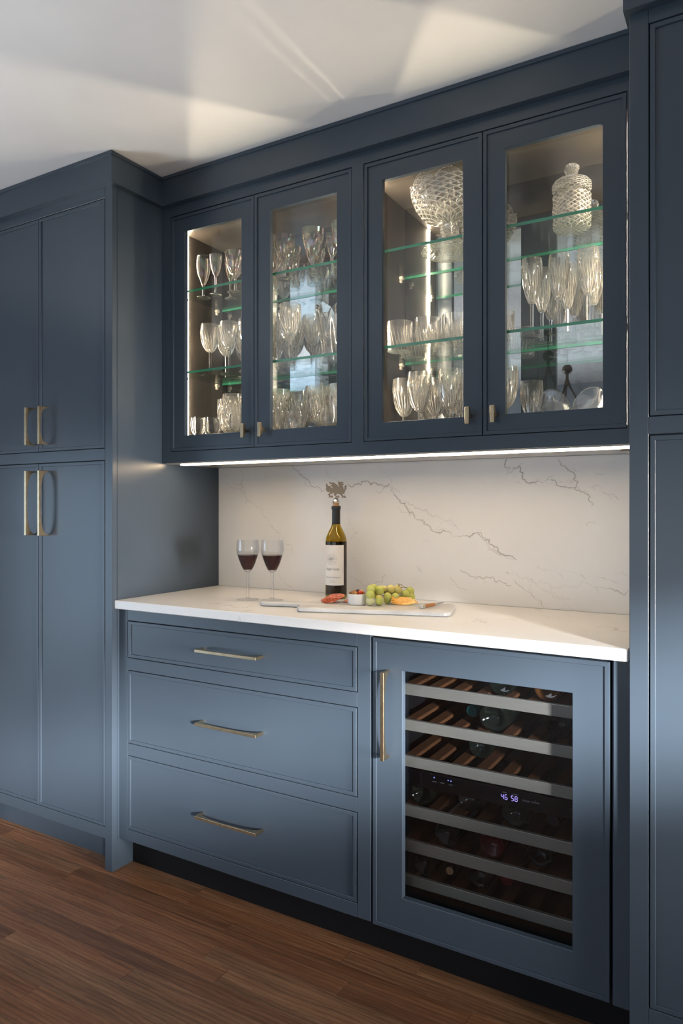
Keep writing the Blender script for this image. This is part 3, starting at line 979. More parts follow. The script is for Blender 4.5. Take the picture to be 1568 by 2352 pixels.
def backsplash():
    x0, x1, z0, z1 = X_L + 0.0006, X_R - 0.0006, Z_TOP + 0.0004, Z_UB - 0.0036
    nx, nz = 1400, 400
    rng = np.random.default_rng(3)
    gx = np.linspace(x0, x1, nx + 1); gz = np.linspace(z0, z1, nz + 1)
    V = [[(45, 95), (100, 135), (130, 165), (150, 200), (200, 250), (240, 300), (270, 330), (300, 355)],
         [(115, 75), (125, 110), (120, 140), (135, 165)], [(60, 120), (90, 145), (130, 170)], [(255, 440), (265, 480), (305, 515)],
         [(300, 65), (330, 95), (360, 115), (370, 130), (400, 140), (430, 150)], [(360, 115), (352, 135), (370, 142)],
         [(425, 65), (435, 95), (460, 110), (490, 125)],
         [(505, 130), (570, 120), (620, 135), (660, 130), (680, 170), (720, 200), (750, 240), (790, 280), (830, 305), (890, 315), (960, 325), (985, 310), (1030, 335), (1060, 365), (1080, 390), (1130, 410)],
         [(620, 60), (650, 90), (670, 130), (690, 155)], [(610, 155), (640, 150), (660, 132)], [(690, 215), (720, 235), (745, 245)],
         [(725, 195), (770, 220), (820, 250), (870, 265)], [(820, 300), (850, 280), (910, 290)],
         [(985, 310), (1000, 320), (1020, 345), (1050, 380), (1090, 395)], [(870, 270), (895, 285), (920, 300)],
         [(500, 185), (515, 230), (510, 260), (525, 290), (545, 310), (520, 340)], [(515, 400), (545, 440), (560, 470)],
         [(515, 460), (560, 490), (580, 505)], [(605, 510), (615, 490), (650, 470)],
         [(1095, 40), (1085, 60), (1105, 90), (1140, 65), (1150, 100), (1180, 130), (1210, 120), (1240, 115), (1290, 140), (1320, 145), (1350, 140), (1360, 155), (1400, 170)],
         [(1185, 120), (1220, 110), (1270, 125), (1300, 125), (1350, 110)],
         [(1280, 35), (1310, 70), (1340, 90), (1355, 125), (1365, 160), (1400, 180), (1410, 210)],
         [(1390, 140), (1430, 135), (1450, 165), (1510, 185)], [(1120, 70), (1145, 66)], [(1115, 100), (1130, 104)], [(1125, 125), (1145, 130)],
         [(1090, 455), (1130, 460), (1180, 480), (1220, 490), (1260, 510), (1310, 500), (1350, 510), (1400, 500), (1430, 510), (1480, 515), (1540, 522)],
         [(1180, 480), (1200, 500), (1230, 520), (1280, 545), (1310, 555)],
         [(1200, 435), (1250, 445), (1280, 460), (1340, 455), (1400, 470), (1470, 480), (1500, 495)],
         [(920, 450), (950, 460), (980, 480), (1010, 480), (1050, 490), (1110, 505)],
         [(1120, 485), (1150, 510), (1180, 530), (1220, 560), (1230, 585)], [(1020, 375), (1070, 390), (1120, 410)],
         [(1260, 540), (1300, 560), (1370, 590)], [(885, 470), (905, 500), (950, 520)], [(985, 470), (1015, 495)],
         [(1385, 285), (1395, 270)], [(765, 430), (780, 460)], [(780, 350), (810, 340)], [(1420, 90), (1450, 96)], [(1490, 455), (1540, 468)]]
    W = [.5, .4, .3, .35, .7, .4, .4, 1.0, .55, .4, .4, .4, .45, .55, .35, .35, .3, .3, .5, 1.0, .6, .75, .5, .4, .4, .4, .8, .55, .5, .6, .6, .4, .45, .4, .4, .5, .5, .35, .4, .3]
    S = np.zeros((nz + 1, nx + 1))
    px = (x1 - x0) / nx
    TW = []
    for pl, w in zip(V, W):
        if w < .5: continue
        for a_, b_ in zip(pl[:-1], pl[1:]):
            if rng.random() < .55:
                u_ = rng.random(); x_ = a_[0] + (b_[0] - a_[0]) * u_; y_ = a_[1] + (b_[1] - a_[1]) * u_
                th_ = math.atan2(b_[1] - a_[1], b_[0] - a_[0]) + rng.choice([-1, 1]) * rng.uniform(.3, .9); ln_ = rng.uniform(12, 38)
                TW.append([(x_, y_), (x_ + ln_ * .5 * math.cos(th_), y_ + ln_ * .5 * math.sin(th_)), (x_ + ln_ * math.cos(th_ + .3), y_ + ln_ * math.sin(th_ + .3))])
    V += TW; W += [.35] * len(TW)
    for pl, w in zip(V, W):
        P = []
        for a, b in pl:
            q = at_y(480 + a / 1.6, 1030 + b / 1.6, Y_WALL); P.append((q.x, q.z))
        P = np.array(P)
        for lvl in range(5):                       # fractal midpoint jitter
            Q = [P[0]]
            for p0, p1 in zip(P[:-1], P[1:]):
                d = p1 - p0; ln = np.hypot(*d)
                nrm = np.array([-d[1], d[0]])
                Q.append((p0 + p1) / 2 + nrm * rng.normal(0, 0.17)); Q.append(p1)
            P = np.array(Q)
        walk = np.cumsum(rng.normal(0, 0.30, len(P))); walk -= np.linspace(0, walk[-1], len(P))
        fade = np.clip(0.66 + 0.30 * walk, 0.22, 1.0)
        fade *= np.minimum(1, np.minimum(np.arange(len(P)) / 4 + .35, (len(P) - 1 - np.arange(len(P))) / 4 + .35))
        for i in range(len(P) - 1):
            a, b = P[i], P[i + 1]
            wd = (0.00055 + 0.00045 * w * fade[i])
            r = 0.006
            i0 = max(0, int((min(a[0], b[0]) - r - x0) / px)); i1 = min(nx, int((max(a[0], b[0]) + r - x0) / px) + 1)
            pz = (z1 - z0) / nz
            j0 = max(0, int((min(a[1], b[1]) - r - z0) / pz)); j1 = min(nz, int((max(a[1], b[1]) + r - z0) / pz) + 1)
            if i1 <= i0 or j1 <= j0: continue
            XX, ZZ = np.meshgrid(gx[i0:i1 + 1], gz[j0:j1 + 1])
            d = b - a; L2 = d @ d + 1e-12
            tt = np.clip(((XX - a[0]) * d[0] + (ZZ - a[1]) * d[1]) / L2, 0, 1)
            D = np.hypot(XX - a[0] - tt * d[0], ZZ - a[1] - tt * d[1])
            val = w * fade[i] * (1.0 * np.exp(-(D / wd) ** 2) + 0.07 * np.exp(-(D / (wd * 4)) ** 2))
            S[j0:j1 + 1, i0:i1 + 1] = np.maximum(S[j0:j1 + 1, i0:i1 + 1], val)
    S = np.clip(S * 1.05, 0, 0.8)
    XX, ZZ = np.meshgrid(gx, gz)
    n1 = (nx + 1) * (nz + 1)
    verts = np.zeros((n1 + 4, 3)); verts[:n1, 0] = XX.ravel(); verts[:n1, 1] = Y_WALL; verts[:n1, 2] = ZZ.ravel()
    verts[n1:] = [(x0, Y_WALL + 0.0195, z0), (x1, Y_WALL + 0.0195, z0), (x1, Y_WALL + 0.0195, z1), (x0, Y_WALL + 0.0195, z1)]
    ii, jj = np.meshgrid(np.arange(nx), np.arange(nz))
    a = (jj * (nx + 1) + ii).ravel()
    quads = np.stack([a, a + 1, a + nx + 2, a + nx + 1], 1)
    c = [0, nx, n1 - 1, nz * (nx + 1)]
    extra = np.array([[c[0], n1, n1 + 1, c[1]], [c[1], n1 + 1, n1 + 2, c[2]], [c[2], n1 + 2, n1 + 3, c[3]], [c[3], n1 + 3, n1, c[0]], [n1 + 3, n1 + 2, n1 + 1, n1]])
    quads = np.concatenate([quads, extra])
    me = bpy.data.meshes.new('backsplash')
    me.vertices.add(len(verts)); me.vertices.foreach_set('co', verts.ravel())
    me.loops.add(quads.size); me.loops.foreach_set('vertex_index', quads.ravel().astype(np.int32))
    me.polygons.add(len(quads)); me.polygons.foreach_set('loop_start', np.arange(0, quads.size, 4, dtype=np.int32))
    me.update(calc_edges=True)
    at = me.attributes.new('vein', 'FLOAT', 'POINT')
    at.data.foreach_set('value', np.concatenate([S.ravel(), np.zeros(4)]).astype(np.float32))
    me.materials.append(M['quartz_veined'])
    me.validate()
    tag(link('backsplash', me), 'white quartz backsplash slab with grey veins behind the counter', 'backsplash')


backsplash()

# ---- drawer cabinet
B_X1 = -0.9311
t = thing('drawer_cabinet', (-1.425, Y_BASE, 0), 'slate blue base cabinet with three wide drawers under the counter', 'cabinet')
mb = MB().box(X_L + 0.0006, B_X1 - 0.0005, Y_BASE + 0.0215, Y_WALL + 0.019, 0.107, Z_TOP - 0.0292)
mb.build('body', M['blue'], t)
DX0, DX1 = -1.8803, -0.9735
DZ = [(0.7288, 0.8566), (0.4377, 0.6880), (0.1445, 0.3975)]
mb = MB()
mb.cbox(X_L + 0.0006, DX0, Y_BASE, Y_BASE + 0.021, 0.1058, Z_TOP - 0.0292, 0.001)
mb.cbox(DX1, B_X1, Y_BASE, Y_BASE + 0.021, 0.1058, Z_TOP - 0.0292, 0.0015)
for z0, z1 in ((0.1058, DZ[2][0]), (DZ[2][1], DZ[1][0]), (DZ[1][1], DZ[0][0]), (DZ[0][1], Z_TOP - 0.0292)):
    mb.cbox(DX0, DX1, Y_BASE, Y_BASE + 0.021, z0, z1, 0.001)
mb.build('face_frame', M['blue'], t)
for z0, z1 in DZ:
    d = front_panel(DX0 + 0.002, DX1 - 0.003, z0 + 0.002, z1 - 0.0025, Y_BASE).build('drawer', M['blue'], t)
    pull(-1.4237, (z0 + z1) / 2, Y_BASE + 0.0045, 0.242, 0.0385, 0.0092, False, d, tb=0.0065)
MB().box(X_L + 0.002, B_X1, 1.7285, 1.742, 0.0, 0.1065).build('toe_kick', M['black'], t)
struct('trim_2', MB().cbox(-0.2967, X_R - 0.0005, Y_BASE, Y_BASE + 0.04, 0.099, Z_TOP - 0.0292, 0.003), M['blue'],
       'narrow blue filler strip between the wine cooler and the right tall cabinet')

# ---- wine cooler
W_X0, W_X1, W_Z0, W_Z1 = -0.9255, -0.3030, 0.1027, 0.8865
OPEN = (-0.8365, -0.3885, 0.194, 0.8035)
t = thing('wine_cooler', ((W_X0 + W_X1) / 2, Y_BASE, 0), 'built-in wine cooler with blue framed glass door under the counter', 'wine cooler')
WC = t
d = front_panel(W_X0, W_X1, W_Z0, W_Z1, Y_BASE, th=0.022, opening=OPEN).build('door', M['blue'], t)
p = MB().box(OPEN[0] - 0.006, OPEN[1] + 0.006, Y_BASE + 0.0225, Y_BASE + 0.0265, OPEN[2] - 0.006, OPEN[3] + 0.006).build('pane', M['dark_pane'], d)
p['label'] = 'dark tinted glass pane'
pull(-0.8778, 0.6852, Y_BASE + 0.0045, 0.2355, 0.0405, 0.0108, True, d, tb=0.0068)
L0, L1, LY0, LY1, LZ0, LZ1 = -0.905, -0.322, Y_BASE + 0.03, 2.15, 0.13, 0.862
mb = MB()
mb.box(L0 - 0.012, L0, LY0, LY1, LZ0, LZ1); mb.box(L1, L1 + 0.012, LY0, LY1, LZ0, LZ1)
mb.box(L0 - 0.012, L1 + 0.012, LY0, LY1, LZ1, LZ1 + 0.012); mb.box(L0 - 0.012, L1 + 0.012, LY0, LY1, LZ0 - 0.012, LZ0)
mb.box(L0, L1, LY1 - 0.02, LY1, LZ0, LZ1)
mb.build('liner', M['cooler_liner'], t)
mb = MB().box(B_X1 + 0.0004, X_R - 0.0008, 1.7285, 1.742, 0.0, 0.1015)
mb.build('toe_kick', M['black'], t)
KZ = 1.735 / 1.719
TR = [(CAM_H - (CAM_H - a) * KZ, CAM_H - (CAM_H - b) * KZ) for a, b in
      ((.7285, .7583), (.6313, .6605), (.5320, .5612), (.3962, .4268), (.2999, .3320), (.2070, .2353))]
SL_MESH = {}
for ri, (z0, z1) in enumerate(TR):
    r = thing('rack', (0, 0, 0), None, None)
    r.parent = t; r.location = Vector((L0 / 2 + L1 / 2, 1.735, z0)) - Vector(t.location)
    MB().cbox(L0 + 0.003, L1 - 0.003, 1.735, 1.747, z0, z1, 0.0012).build('front_trim', M['steel'], r)
    x = -0.868; i = 0
    while x < L1 - 0.03:
        s = MB().cbox(x, x + 0.031, 1.7475, 2.10, z0 + 0.006, z1 - 0.004, 0.001)
        s.build('slat', M['slat'], r)
        x += 0.0693
    MB().box(L0 + 0.004, L1 - 0.004, 2.06, 2.075, z0 + 0.0008, z0 + 0.0058).build('cross_bar', M['slat'], r)
# control panel
PZ0, PZ1, PY = 0.474, 0.5195, 1.737
cp = MB().cbox(L0 + 0.003, L1 - 0.003, PY, PY + 0.014, PZ0, PZ1, 0.002).build('control_panel', M['black_gloss'], t)
cp['label'] = 'black control panel with violet display'
MB().box(L0 + 0.05, L1 - 0.05, LY0 + 0.03, LY0 + 0.045, LZ1 - 0.004, LZ1 - 0.001).build('interior_light', M['cool_led'], t)


def text_verts(s, size, shear=0.0, extrude=0.0):
    cu = bpy.data.curves.new('txt', 'FONT')
    cu.body = s; cu.size = size; cu.shear = shear
    cu.align_x = 'CENTER'; cu.align_y = 'CENTER'
    cu.resolution_u = 3
    ob = bpy.data.objects.new('txt', cu)
    COL.objects.link(ob)
    dg = bpy.context.evaluated_depsgraph_get()
    me = bpy.data.meshes.new_from_object(ob.evaluated_get(dg))
    vs = [tuple(v.co) for v in me.vertices]; fs = [tuple(p.vertices) for p in me.polygons]
    bpy.data.objects.remove(ob); bpy.data.curves.remove(cu); bpy.data.meshes.remove(me)
    return vs, fs


def flat_text(name, s, size, pos, mat, parent, shear=0.0):
    vs, fs = text_verts(s, size, shear)
    mb = MB().add([(pos[0] + v[0], pos[1], pos[2] + v[1]) for v in vs], fs)
    return mb.build(name, mat, parent)


SEG = {'4': 'bcfg', '6': 'acdefg', '5': 'acdfg', '8': 'abcdefg'}


def digit(mb, ch, x, y, z, w, h):
    tk = w * 0.19
    bars = {'a': (0, h, 1, 0), 'g': (0, h / 2, 1, 0), 'd': (0, 0, 1, 0), 'f': (0, h / 2, 0, 1), 'b': (w, h / 2, 0, 1), 'e': (0, 0, 0, 1), 'c': (w, 0, 0, 1)}
    for k in SEG[ch]:
        bx, bz, hor, ver = bars[k]
        if hor: mb.box(x + tk * .6, x + w - tk * .6, y - 0.0006, y, z + bz - tk / 2, z + bz + tk / 2)
        else: mb.box(x + bx - tk / 2, x + bx + tk / 2, y - 0.0006, y, z + bz + tk * .6, z + bz + h / 2 - tk * .6)


yf = PY - 0.0004
for word, (px, py) in (('46', (1157.6, 1830)), ('58', (1180.6, 1834.5))):
    q = at_y(px, py, yf); mb = MB()
    digit(mb, word[0], q.x - 0.0078, yf, q.z - 0.0062, 0.0058, 0.0124)
    digit(mb, word[1], q.x + 0.0020, yf, q.z - 0.0062, 0.0058, 0.0124)
    mb.build('display_digits', M['digit'], cp)
for px, py in ((996.8, 1786), (1029, 1792.6), (1035.4, 1794.2)):
    q = at_y(px, py, yf)
    mb = MB(); n = 12
    mb.add([(q.x + 0.0016 * math.cos(2 * math.pi * i / n), yf - 0.0003, q.z + 0.0016 * math.sin(2 * math.pi * i / n)) for i in range(n)], [tuple(range(n))])
    mb.build('indicator_light', M['indicator'], cp)
for word, px, py, sz in (('ALARM', 997.4, 1795.5, .0042), ('LOCK', 1015.6, 1798.7, .0042), ('LIGHT', 1034.7, 1803, .0042), ('UPPER', 1158.5, 1820.3, .0042),
                         ('LOWER', 1182, 1825, .0042), ('COOLER', 1207.3, 1839.9, .0052), ('WARMER', 1229, 1844.2, .0052), ('-', 1207.3, 1835.3, .006), ('+', 1229, 1840, .006)):
    q = at_y(px, py, yf)
    flat_text('panel_print', word, sz, (q.x, yf - 0.0002, q.z), M['panel_print'], cp)
q = at_y(1318, 1862, yf); flat_text('panel_print', 'Thermador', .011, (q.x + 0.012, yf - 0.0002, q.z), simple('dim_print', (0.06, 0.06, 0.062), .5), cp)

# ---- bottles lying in the cooler
def bottle_profile(R=0.0375, L=0.300, neck=0.0145):
    return [(0, 0.022), (R * .35, 0.018), (R * .62, 0.006), (R * .80, 0.0008), (R * .93, 0.0015), (R * .99, 0.006), (R, 0.012), (R, L * .58), (R * .97, L * .62), (R * .82, L * .665),
            (R * .6, L * .70), (neck * 1.15, L * .745), (neck, L * .78), (neck, L * .955), (neck * 1.1, L * .957), (neck * 1.1, L * .985), (neck * .9, L), (0, L)]


def knurl_ring(R):
    """row of small beads round the heel of a bottle"""
    mb = MB()
    for i in range(40):
        a = 2 * math.pi * i / 40
        mb.ball((R * .88 * math.cos(a), R * .88 * math.sin(a), 0.0006), 0.0013, 5, 3)
    return mb


def cooler_bottle(px, py, rack_i, y0, neck_out, glass, foil, label, R=0.0353, lab=True, dz=0.0):
    zt = TR[rack_i][1] - 0.004
    q = at_y(px, py, y0)
    z = zt + R + 0.0006 + dz
    t = thing('wine_bottle', (q.x, y0, z), label, 'bottle', 'bottles in the wine cooler')
    if neck_out: t.rotation_euler = (HP, 0, random.uniform(-.02, .02)); t.location.y = y0 + 0.300
    else: t.rotation_euler = (-HP, 0, random.uniform(-.02, .02))
    L = 0.300
    link('glass', MB().lathe(bottle_profile(R, L), 32).mesh('glass', M[glass], SM), t)
    prof = [(0.0150, L * .80), (0.0153, L * .80), (0.0153, L * .955), (0.0168, L * .957), (0.0168, L * .985), (0.0150, L + .0006), (0, L + .0008)]
    if foil == 'cork':
        link('capsule', MB().lathe([(p[0], p[1]) for p in prof[:5]], 24).mesh('capsule', M['capsule'], SM), t)
        link('cork', MB().lathe([(0.0105, L - 0.002), (0.0105, L + 0.0012), (0, L + 0.0014)], 20).mesh('cork', M['cork'], SM), t)
    else:
        link('capsule', MB().lathe(prof, 24).mesh('capsule', M[foil], SM), t)
    if not neck_out:
        link('heel_beads', knurl_ring(R).mesh('heel_beads', M[glass], True), t)
    if lab:
        mb = MB(); n = 16; vs = []; fs = []
        for i in range(n + 1):
            a = math.pi / 2 * .2 + (math.pi * 0.9) * i / n
            for zz in (0.045, 0.145):
                vs.append(((R + .0004) * math.cos(a), -(R + .0004) * math.sin(a) if not neck_out else (R + .0004) * math.sin(a), zz))
        for i in range(n): fs.append((i * 2, i * 2 + 1, i * 2 + 3, i * 2 + 2))
        mb.add(vs, fs)
        link('label', mb.mesh('label', M['paper'], True), t)
    return t


cooler_bottle(1151, 1567, 0, 1.755, False, 'dark_bottle', 'capsule', 'dark bottle lying on the top cooler rack, base out, left of the amber one')
cooler_bottle(1256, 1590, 0, 1.755, False, 'amber_bottle', 'capsule', 'amber bottle lying on the top cooler rack at the right', lab=False)
cooler_bottle(1131.5, 1655, 1, 1.755, False, 'dark_bottle', 'capsule', 'large dark bottle base with white label on second cooler rack', R=0.040)
cooler_bottle(1086, 1646, 1, 1.80, True, 'dark_bottle', 'teal_foil', 'bottle with teal capsule neck on second cooler rack', R=0.034, lab=False)
cooler_bottle(1284, 1649, 1, 1.79, False, 'dark_bottle', 'capsule', 'dark bottle at the far right of the second cooler rack', lab=False)
cooler_bottle(1102, 1714, 2, 1.82, False, 'dark_bottle', 'capsule', 'lone dark bottle base on the third cooler rack', lab=False)
cooler_bottle(965, 1831, 3, 1.755, False, 'dark_bottle', 'capsule', 'dark bottle at the left end just below the control panel', lab=False)
cooler_bottle(1078, 1852, 3, 1.78, False, 'dark_bottle', 'capsule', 'dark bottle below the control panel, between two wooden slats')
cooler_bottle(1180.6, 1887, 3, 1.755, False, 'dark_bottle', 'capsule', 'dark bottle base just under the violet display')
tb = cooler_bottle(1266, 1905, 3, 1.765, True, 'dark_bottle', 'capsule', 'neck-out bottle with white and red neck label under the panel', lab=False)
mb = MB(); n = 14
vs = []; fs = []
for i in range(n + 1):
    a = -math.pi * .15 + math.pi * 1.3 * i / n
    for zz in (0.225, 0.27): vs.append((0.0158 * math.cos(a), 0.0158 * math.sin(a), zz))
for i in range(n): fs.append((i * 2, i * 2 + 1, i * 2 + 3, i * 2 + 2))
link('neck_label', MB().add(vs, fs).mesh('neck_label', M['paper'], True), tb)
link('emblem', MB().add([(0.0161 * math.cos(HP + .5 * math.cos(a)), 0.0161 * math.sin(HP + .5 * math.cos(a)), 0.255 + 0.008 * math.sin(a)) for a in [2 * math.pi * i / 14 for i in range(14)]], [tuple(range(14))]).mesh('emblem', M['red_ink']), tb)
cooler_bottle(1023.5, 1920, 4, 1.755, False, 'dark_bottle', 'capsule', 'dark bottle left of the red one on the fifth cooler rack')
cooler_bottle(1128.7, 1954, 4, 1.755, False, 'red_bottle', 'capsule', 'bottle with a red base on the fifth cooler rack', lab=False)
cooler_bottle(1238, 1980, 4, 1.77, False, 'dark_bottle', 'capsule', 'dark bottle right of the red one on the fifth cooler rack', lab=False)
cooler_bottle(973, 1991, 5, 1.755, False, 'dark_bottle', 'capsule', 'dark bottle base at the left end of the lowest cooler rack', lab=False)
cooler_bottle(1030, 2018, 5, 1.758, True, 'dark_bottle', 'cork', 'neck-out bottle showing its pale cork on the lowest cooler rack', R=0.034, lab=False, dz=0.0)
cooler_bottle(1100, 2020, 5, 1.77, False, 'dark_bottle', 'capsule', 'dark bottle base between cork and red capsule on the lowest rack', lab=False)
cooler_bottle(1166, 2050, 5, 1.79, True, 'dark_bottle', 'red_foil', 'neck-out bottle with red capsule on the lowest cooler rack', R=0.034, lab=False)

# ================================================================= GLASSWARE
def lerp_curve(pts, m):
    """smooth a coarse (r,z) profile"""
    P = [Vector((p[0], p[1])) for p in pts]
    out = []
    for i in range(len(P) - 1):
        p0 = P[max(i - 1, 0)]; p1 = P[i]; p2 = P[i + 1]; p3 = P[min(i + 2, len(P) - 1)]
        for k in range(m):
            u = k / m
            q = 0.5 * ((2 * p1) + (p2 - p0) * u + (2 * p0 - 5 * p1 + 4 * p2 - p3) * u * u + (3 * p1 - p0 - 3 * p2 + p3) * u ** 3)
            out.append((max(q[0], 0.0), q[1]))
    out.append((P[-1][0], P[-1][1]))
    return out


def cut_mod(kind, nf, depth, z0, z1):
    """cuts on the outside of a bowl between heights z0 and z1"""
    def f(a, r, z, flag):
        if not flag or z < z0 or z > z1: return r, z
        u = (z - z0) / (z1 - z0)
        if kind == 'flute':        # tall upright cuts that fade out upwards
            ph = (a * nf / (2 * math.pi)) % 1.0
            top = 0.62 + 0.38 * (1 if int(a * nf / (2 * math.pi)) % 2 else 0.55)
            k = max(0.0, 1 - (u / top) ** 3) * min(1, u * 6 + .3)
            return r * (1 - depth * k * (1 - abs(2 * ph - 1)) ** 1.0), z
        if kind == 'diamond':      # crossed diagonal cuts
            s1 = abs(math.sin(a * nf / 2 + u * 9)); s2 = abs(math.sin(a * nf / 2 - u * 9))
            k = min(1, (1 - u) * 5, u * 8 + .2)
            return r * (1 - depth * k * (1 - min(s1, s2))), z
        if kind == 'star':         # fans of cuts
            ph = (a * nf / (2 * math.pi)) % 1.0
            s = abs(math.sin(14 * (ph - .5) * (0.35 + u)))
            k = max(0, 1 - u ** 2 * 1.2)
            return r * (1 - depth * k * (1 - s)), z
        return r, z
    return f


def stemware(bowl, wall, stem_r, foot_r, cut=None, seg=48, mat='crystal', flute_stem=False, smooth=True):
    """returns part meshes for one glass. bowl: coarse (r,z) outline from the stem joint up to the rim"""
    zb = bowl[0][1]; zr = bowl[-1][1]
    outer = lerp_curve(bowl, 4)
    prof = [(0, zb)] + [(r, z, 1) for r, z in outer]
    inner = [(max(r - wall, 0.0006), z) for r, z in outer if z > zb + wall * 2.2]
    prof += [(inner[-1][0], zr + 0.0002)]
    prof += [(r, z) for r, z in reversed(inner)]
    prof += [(0, inner[0][1] - 0.001)]
    md = cut_mod(*cut, zb, zb + (zr - zb) * 0.86) if cut else None
    parts = {'bowl': MB().lathe(prof, seg, mod=md).mesh('bowl', M[mat], smooth if not cut else False)}
    zf = 0.006
    stp = lerp_curve([(stem_r * 1.7, zf + .0004), (stem_r * 1.1, zf + (zb - zf) * .12), (stem_r, zf + (zb - zf) * .45), (stem_r * 1.05, zf + (zb - zf) * .8), (bowl[0][0], zb - .0003)], 4)
    parts['stem'] = MB().lathe([(0, zf + .0004)] + stp + [(0, zb - .0003)], 8 if flute_stem else 14).mesh('stem', M['plain_crystal' if mat == 'crystal' else mat], not flute_stem)
    parts['foot'] = MB().lathe([(0, 0.0004), (foot_r * .8, 0.0002), (foot_r * .97, 0.0), (foot_r, 0.001), (foot_r * .97, 0.002), (foot_r * .6, 0.0034), (stem_r * 2.2, zf - .001), (stem_r * 1.6, zf), (0, zf)], 36).mesh('foot', M['plain_crystal' if mat == 'crystal' else mat], True)
    return parts


KIND = {}
KIND['tulip'] = stemware([(.005, .046), (.012, .060), (.022, .085), (.0268, .115), (.0265, .140), (.0240, .157)], .0012, .0045, .0265, None, 40, 'iridescent')
KIND['slim'] = stemware([(.004, .070), (.010, .078), (.0175, .100), (.0215, .125), (.0235, .150)], .0012, .004, .0225, None, 40, 'iridescent')
KIND['wide'] = stemware([(.005, .055), (.016, .066), (.028, .088), (.036, .118), (.0385, .148)], .0014, .005, .0300, ('flute', 14, .07), 56, 'iridescent')
KIND['goblet'] = stemware([(.006, .090), (.018, .098), (.029, .118), (.0365, .150), (.0365, .175), (.0345, .194)], .0020, .0048, .0345, ('flute', 18, .13), 72, 'crystal', True)
KIND['cordial'] = stemware([(.005, .060), (.014, .066), (.0225, .080), (.0250, .100), (.0240, .120), (.0230, .128)], .0012, .005, .026, None, 40, 'clear_glass')
KIND['balloon'] = stemware([(.006, .050), (.017, .056), (.0285, .074), (.0325, .100), (.0300, .122)], .0013, .005, .031, None, 40, 'clear_glass')
KIND['hobnail'] = stemware([(.010, .085), (.022, .094), (.034, .116), (.0405, .145), (.0415, .180), (.0400, .212)], .0026, .0085, .036, ('diamond', 14, .10), 84, 'crystal', True)
KIND['fan'] = stemware([(.007, .095), (.018, .103), (.030, .128), (.0375, .165), (.0380, .195), (.0365, .217)], .0022, .0055, .036, ('flute', 22, .12), 88, 'crystal', True)
KIND['flute'] = stemware([(.006, .095), (.0115, .101), (.021, .128), (.0295, .172), (.0310, .198), (.0275, .226)], .0018, .0055, .0320, ('flute', 20, .12), 80, 'crystal', True)


def tumbler_parts():
    R, H = .0415, .094
    prof = [(0, .0004), (R * .86, .0), (R * .95, .002, 1)] + [(R * (.96 + .04 * i / 12), .004 + (H - .004) * i / 12, 1) for i in range(13)]
    prof += [(R - .0022, H)] + [(R * .985 - .0024, H - (H - .020) * i / 6) for i in range(1, 6)] + [(R * .90, .0175), (0, .0165)]
    body = MB().lathe(prof, 96, mod=cut_mod('star', 6, .05, .004, .062)).mesh('body', M['crystal'], 0.25)
    return {'body': body}


KIND['tumbler'] = tumbler_parts()
COUNT = {}


def place(kind, x, y, z, name, label, cat, group, rot=None):
    t = thing(name, (x, y, z + 0.0003), label, cat, group)
    t.rotation_euler = (0, 0, random.uniform(0, 6.28) if rot is None else rot)
    for pn, me in KIND[kind].items():
        link(pn, me, t)
    return t


ORD = ['first', 'second', 'third', 'fourth', 'fifth', 'sixth']


def row(kind, name, desc, cat, group, spots, where):
    for i, (x, y, z) in enumerate(spots):
        nth = (ORD[i] + ' ') if len(spots) > 1 else ''
        tail = (', counted from the left' if len(spots) > 1 else '')
        place(kind, x, y, z, name, f'{nth}{desc} {where}{tail}', cat, group)


ZF, Z1, Z2 = Z_CF, Z_SH[0], Z_SH[1]
# leftmost door
row('tulip', 'tulip_glass', 'iridescent tulip-shaped glass', 'glass', 'iridescent glasses', [(-1.838, 1.995, Z2)], 'on the top shelf, leftmost glass door')
row('slim', 'sherry_glass', 'slim iridescent stem glass', 'glass', 'iridescent glasses', [(-1.772, 1.990, Z2), (-1.757, 2.055, Z2)], 'on top shelf, leftmost door')
row('wide', 'wine_glass', 'wide iridescent wine glass', 'glass', 'iridescent glasses', [(-1.690, 2.004, Z2), (-1.664, 2.105, Z2)], 'on top shelf, leftmost door')
row('goblet', 'crystal_goblet', 'cut crystal goblet', 'goblet', 'cut crystal goblets on the middle shelf',
    [(-1.8196, 2.012, Z1), (-1.7306, 2.018, Z1), (-1.6430, 2.020, Z1)], 'in front row, middle shelf, leftmost door')
row('goblet', 'crystal_goblet', 'cut crystal goblet', 'goblet', 'cut crystal goblets on the middle shelf',
    [(-1.8160, 2.1000, Z1), (-1.7360, 2.104, Z1), (-1.655, 2.103, Z1)], 'in back row, middle shelf, leftmost door')
row('cordial', 'cordial_glass', 'plain cordial glass', 'glass', 'plain glasses on the cabinet floor', [(-1.805, 1.930, ZF)], 'at the lower left corner of the leftmost door')
row('balloon', 'brandy_glass', 'plain rounded brandy glass', 'glass', 'plain glasses on the cabinet floor', [(-1.737, 1.932, ZF)], 'beside the cordial glass, leftmost door bottom')
row('cordial', 'cordial_glass', 'plain cordial glass', 'glass', 'plain glasses on the cabinet floor', [(-1.622, 1.925, ZF)], 'by the knob of the leftmost door')
row('hobnail', 'hobnail_goblet', 'tall diamond-cut crystal goblet', 'goblet', 'diamond-cut goblets on the cabinet floor',
    [(-1.795, 2.085, ZF), (-1.690, 1.994, ZF), (-1.690, 2.086, ZF)], 'at bottom of leftmost door')
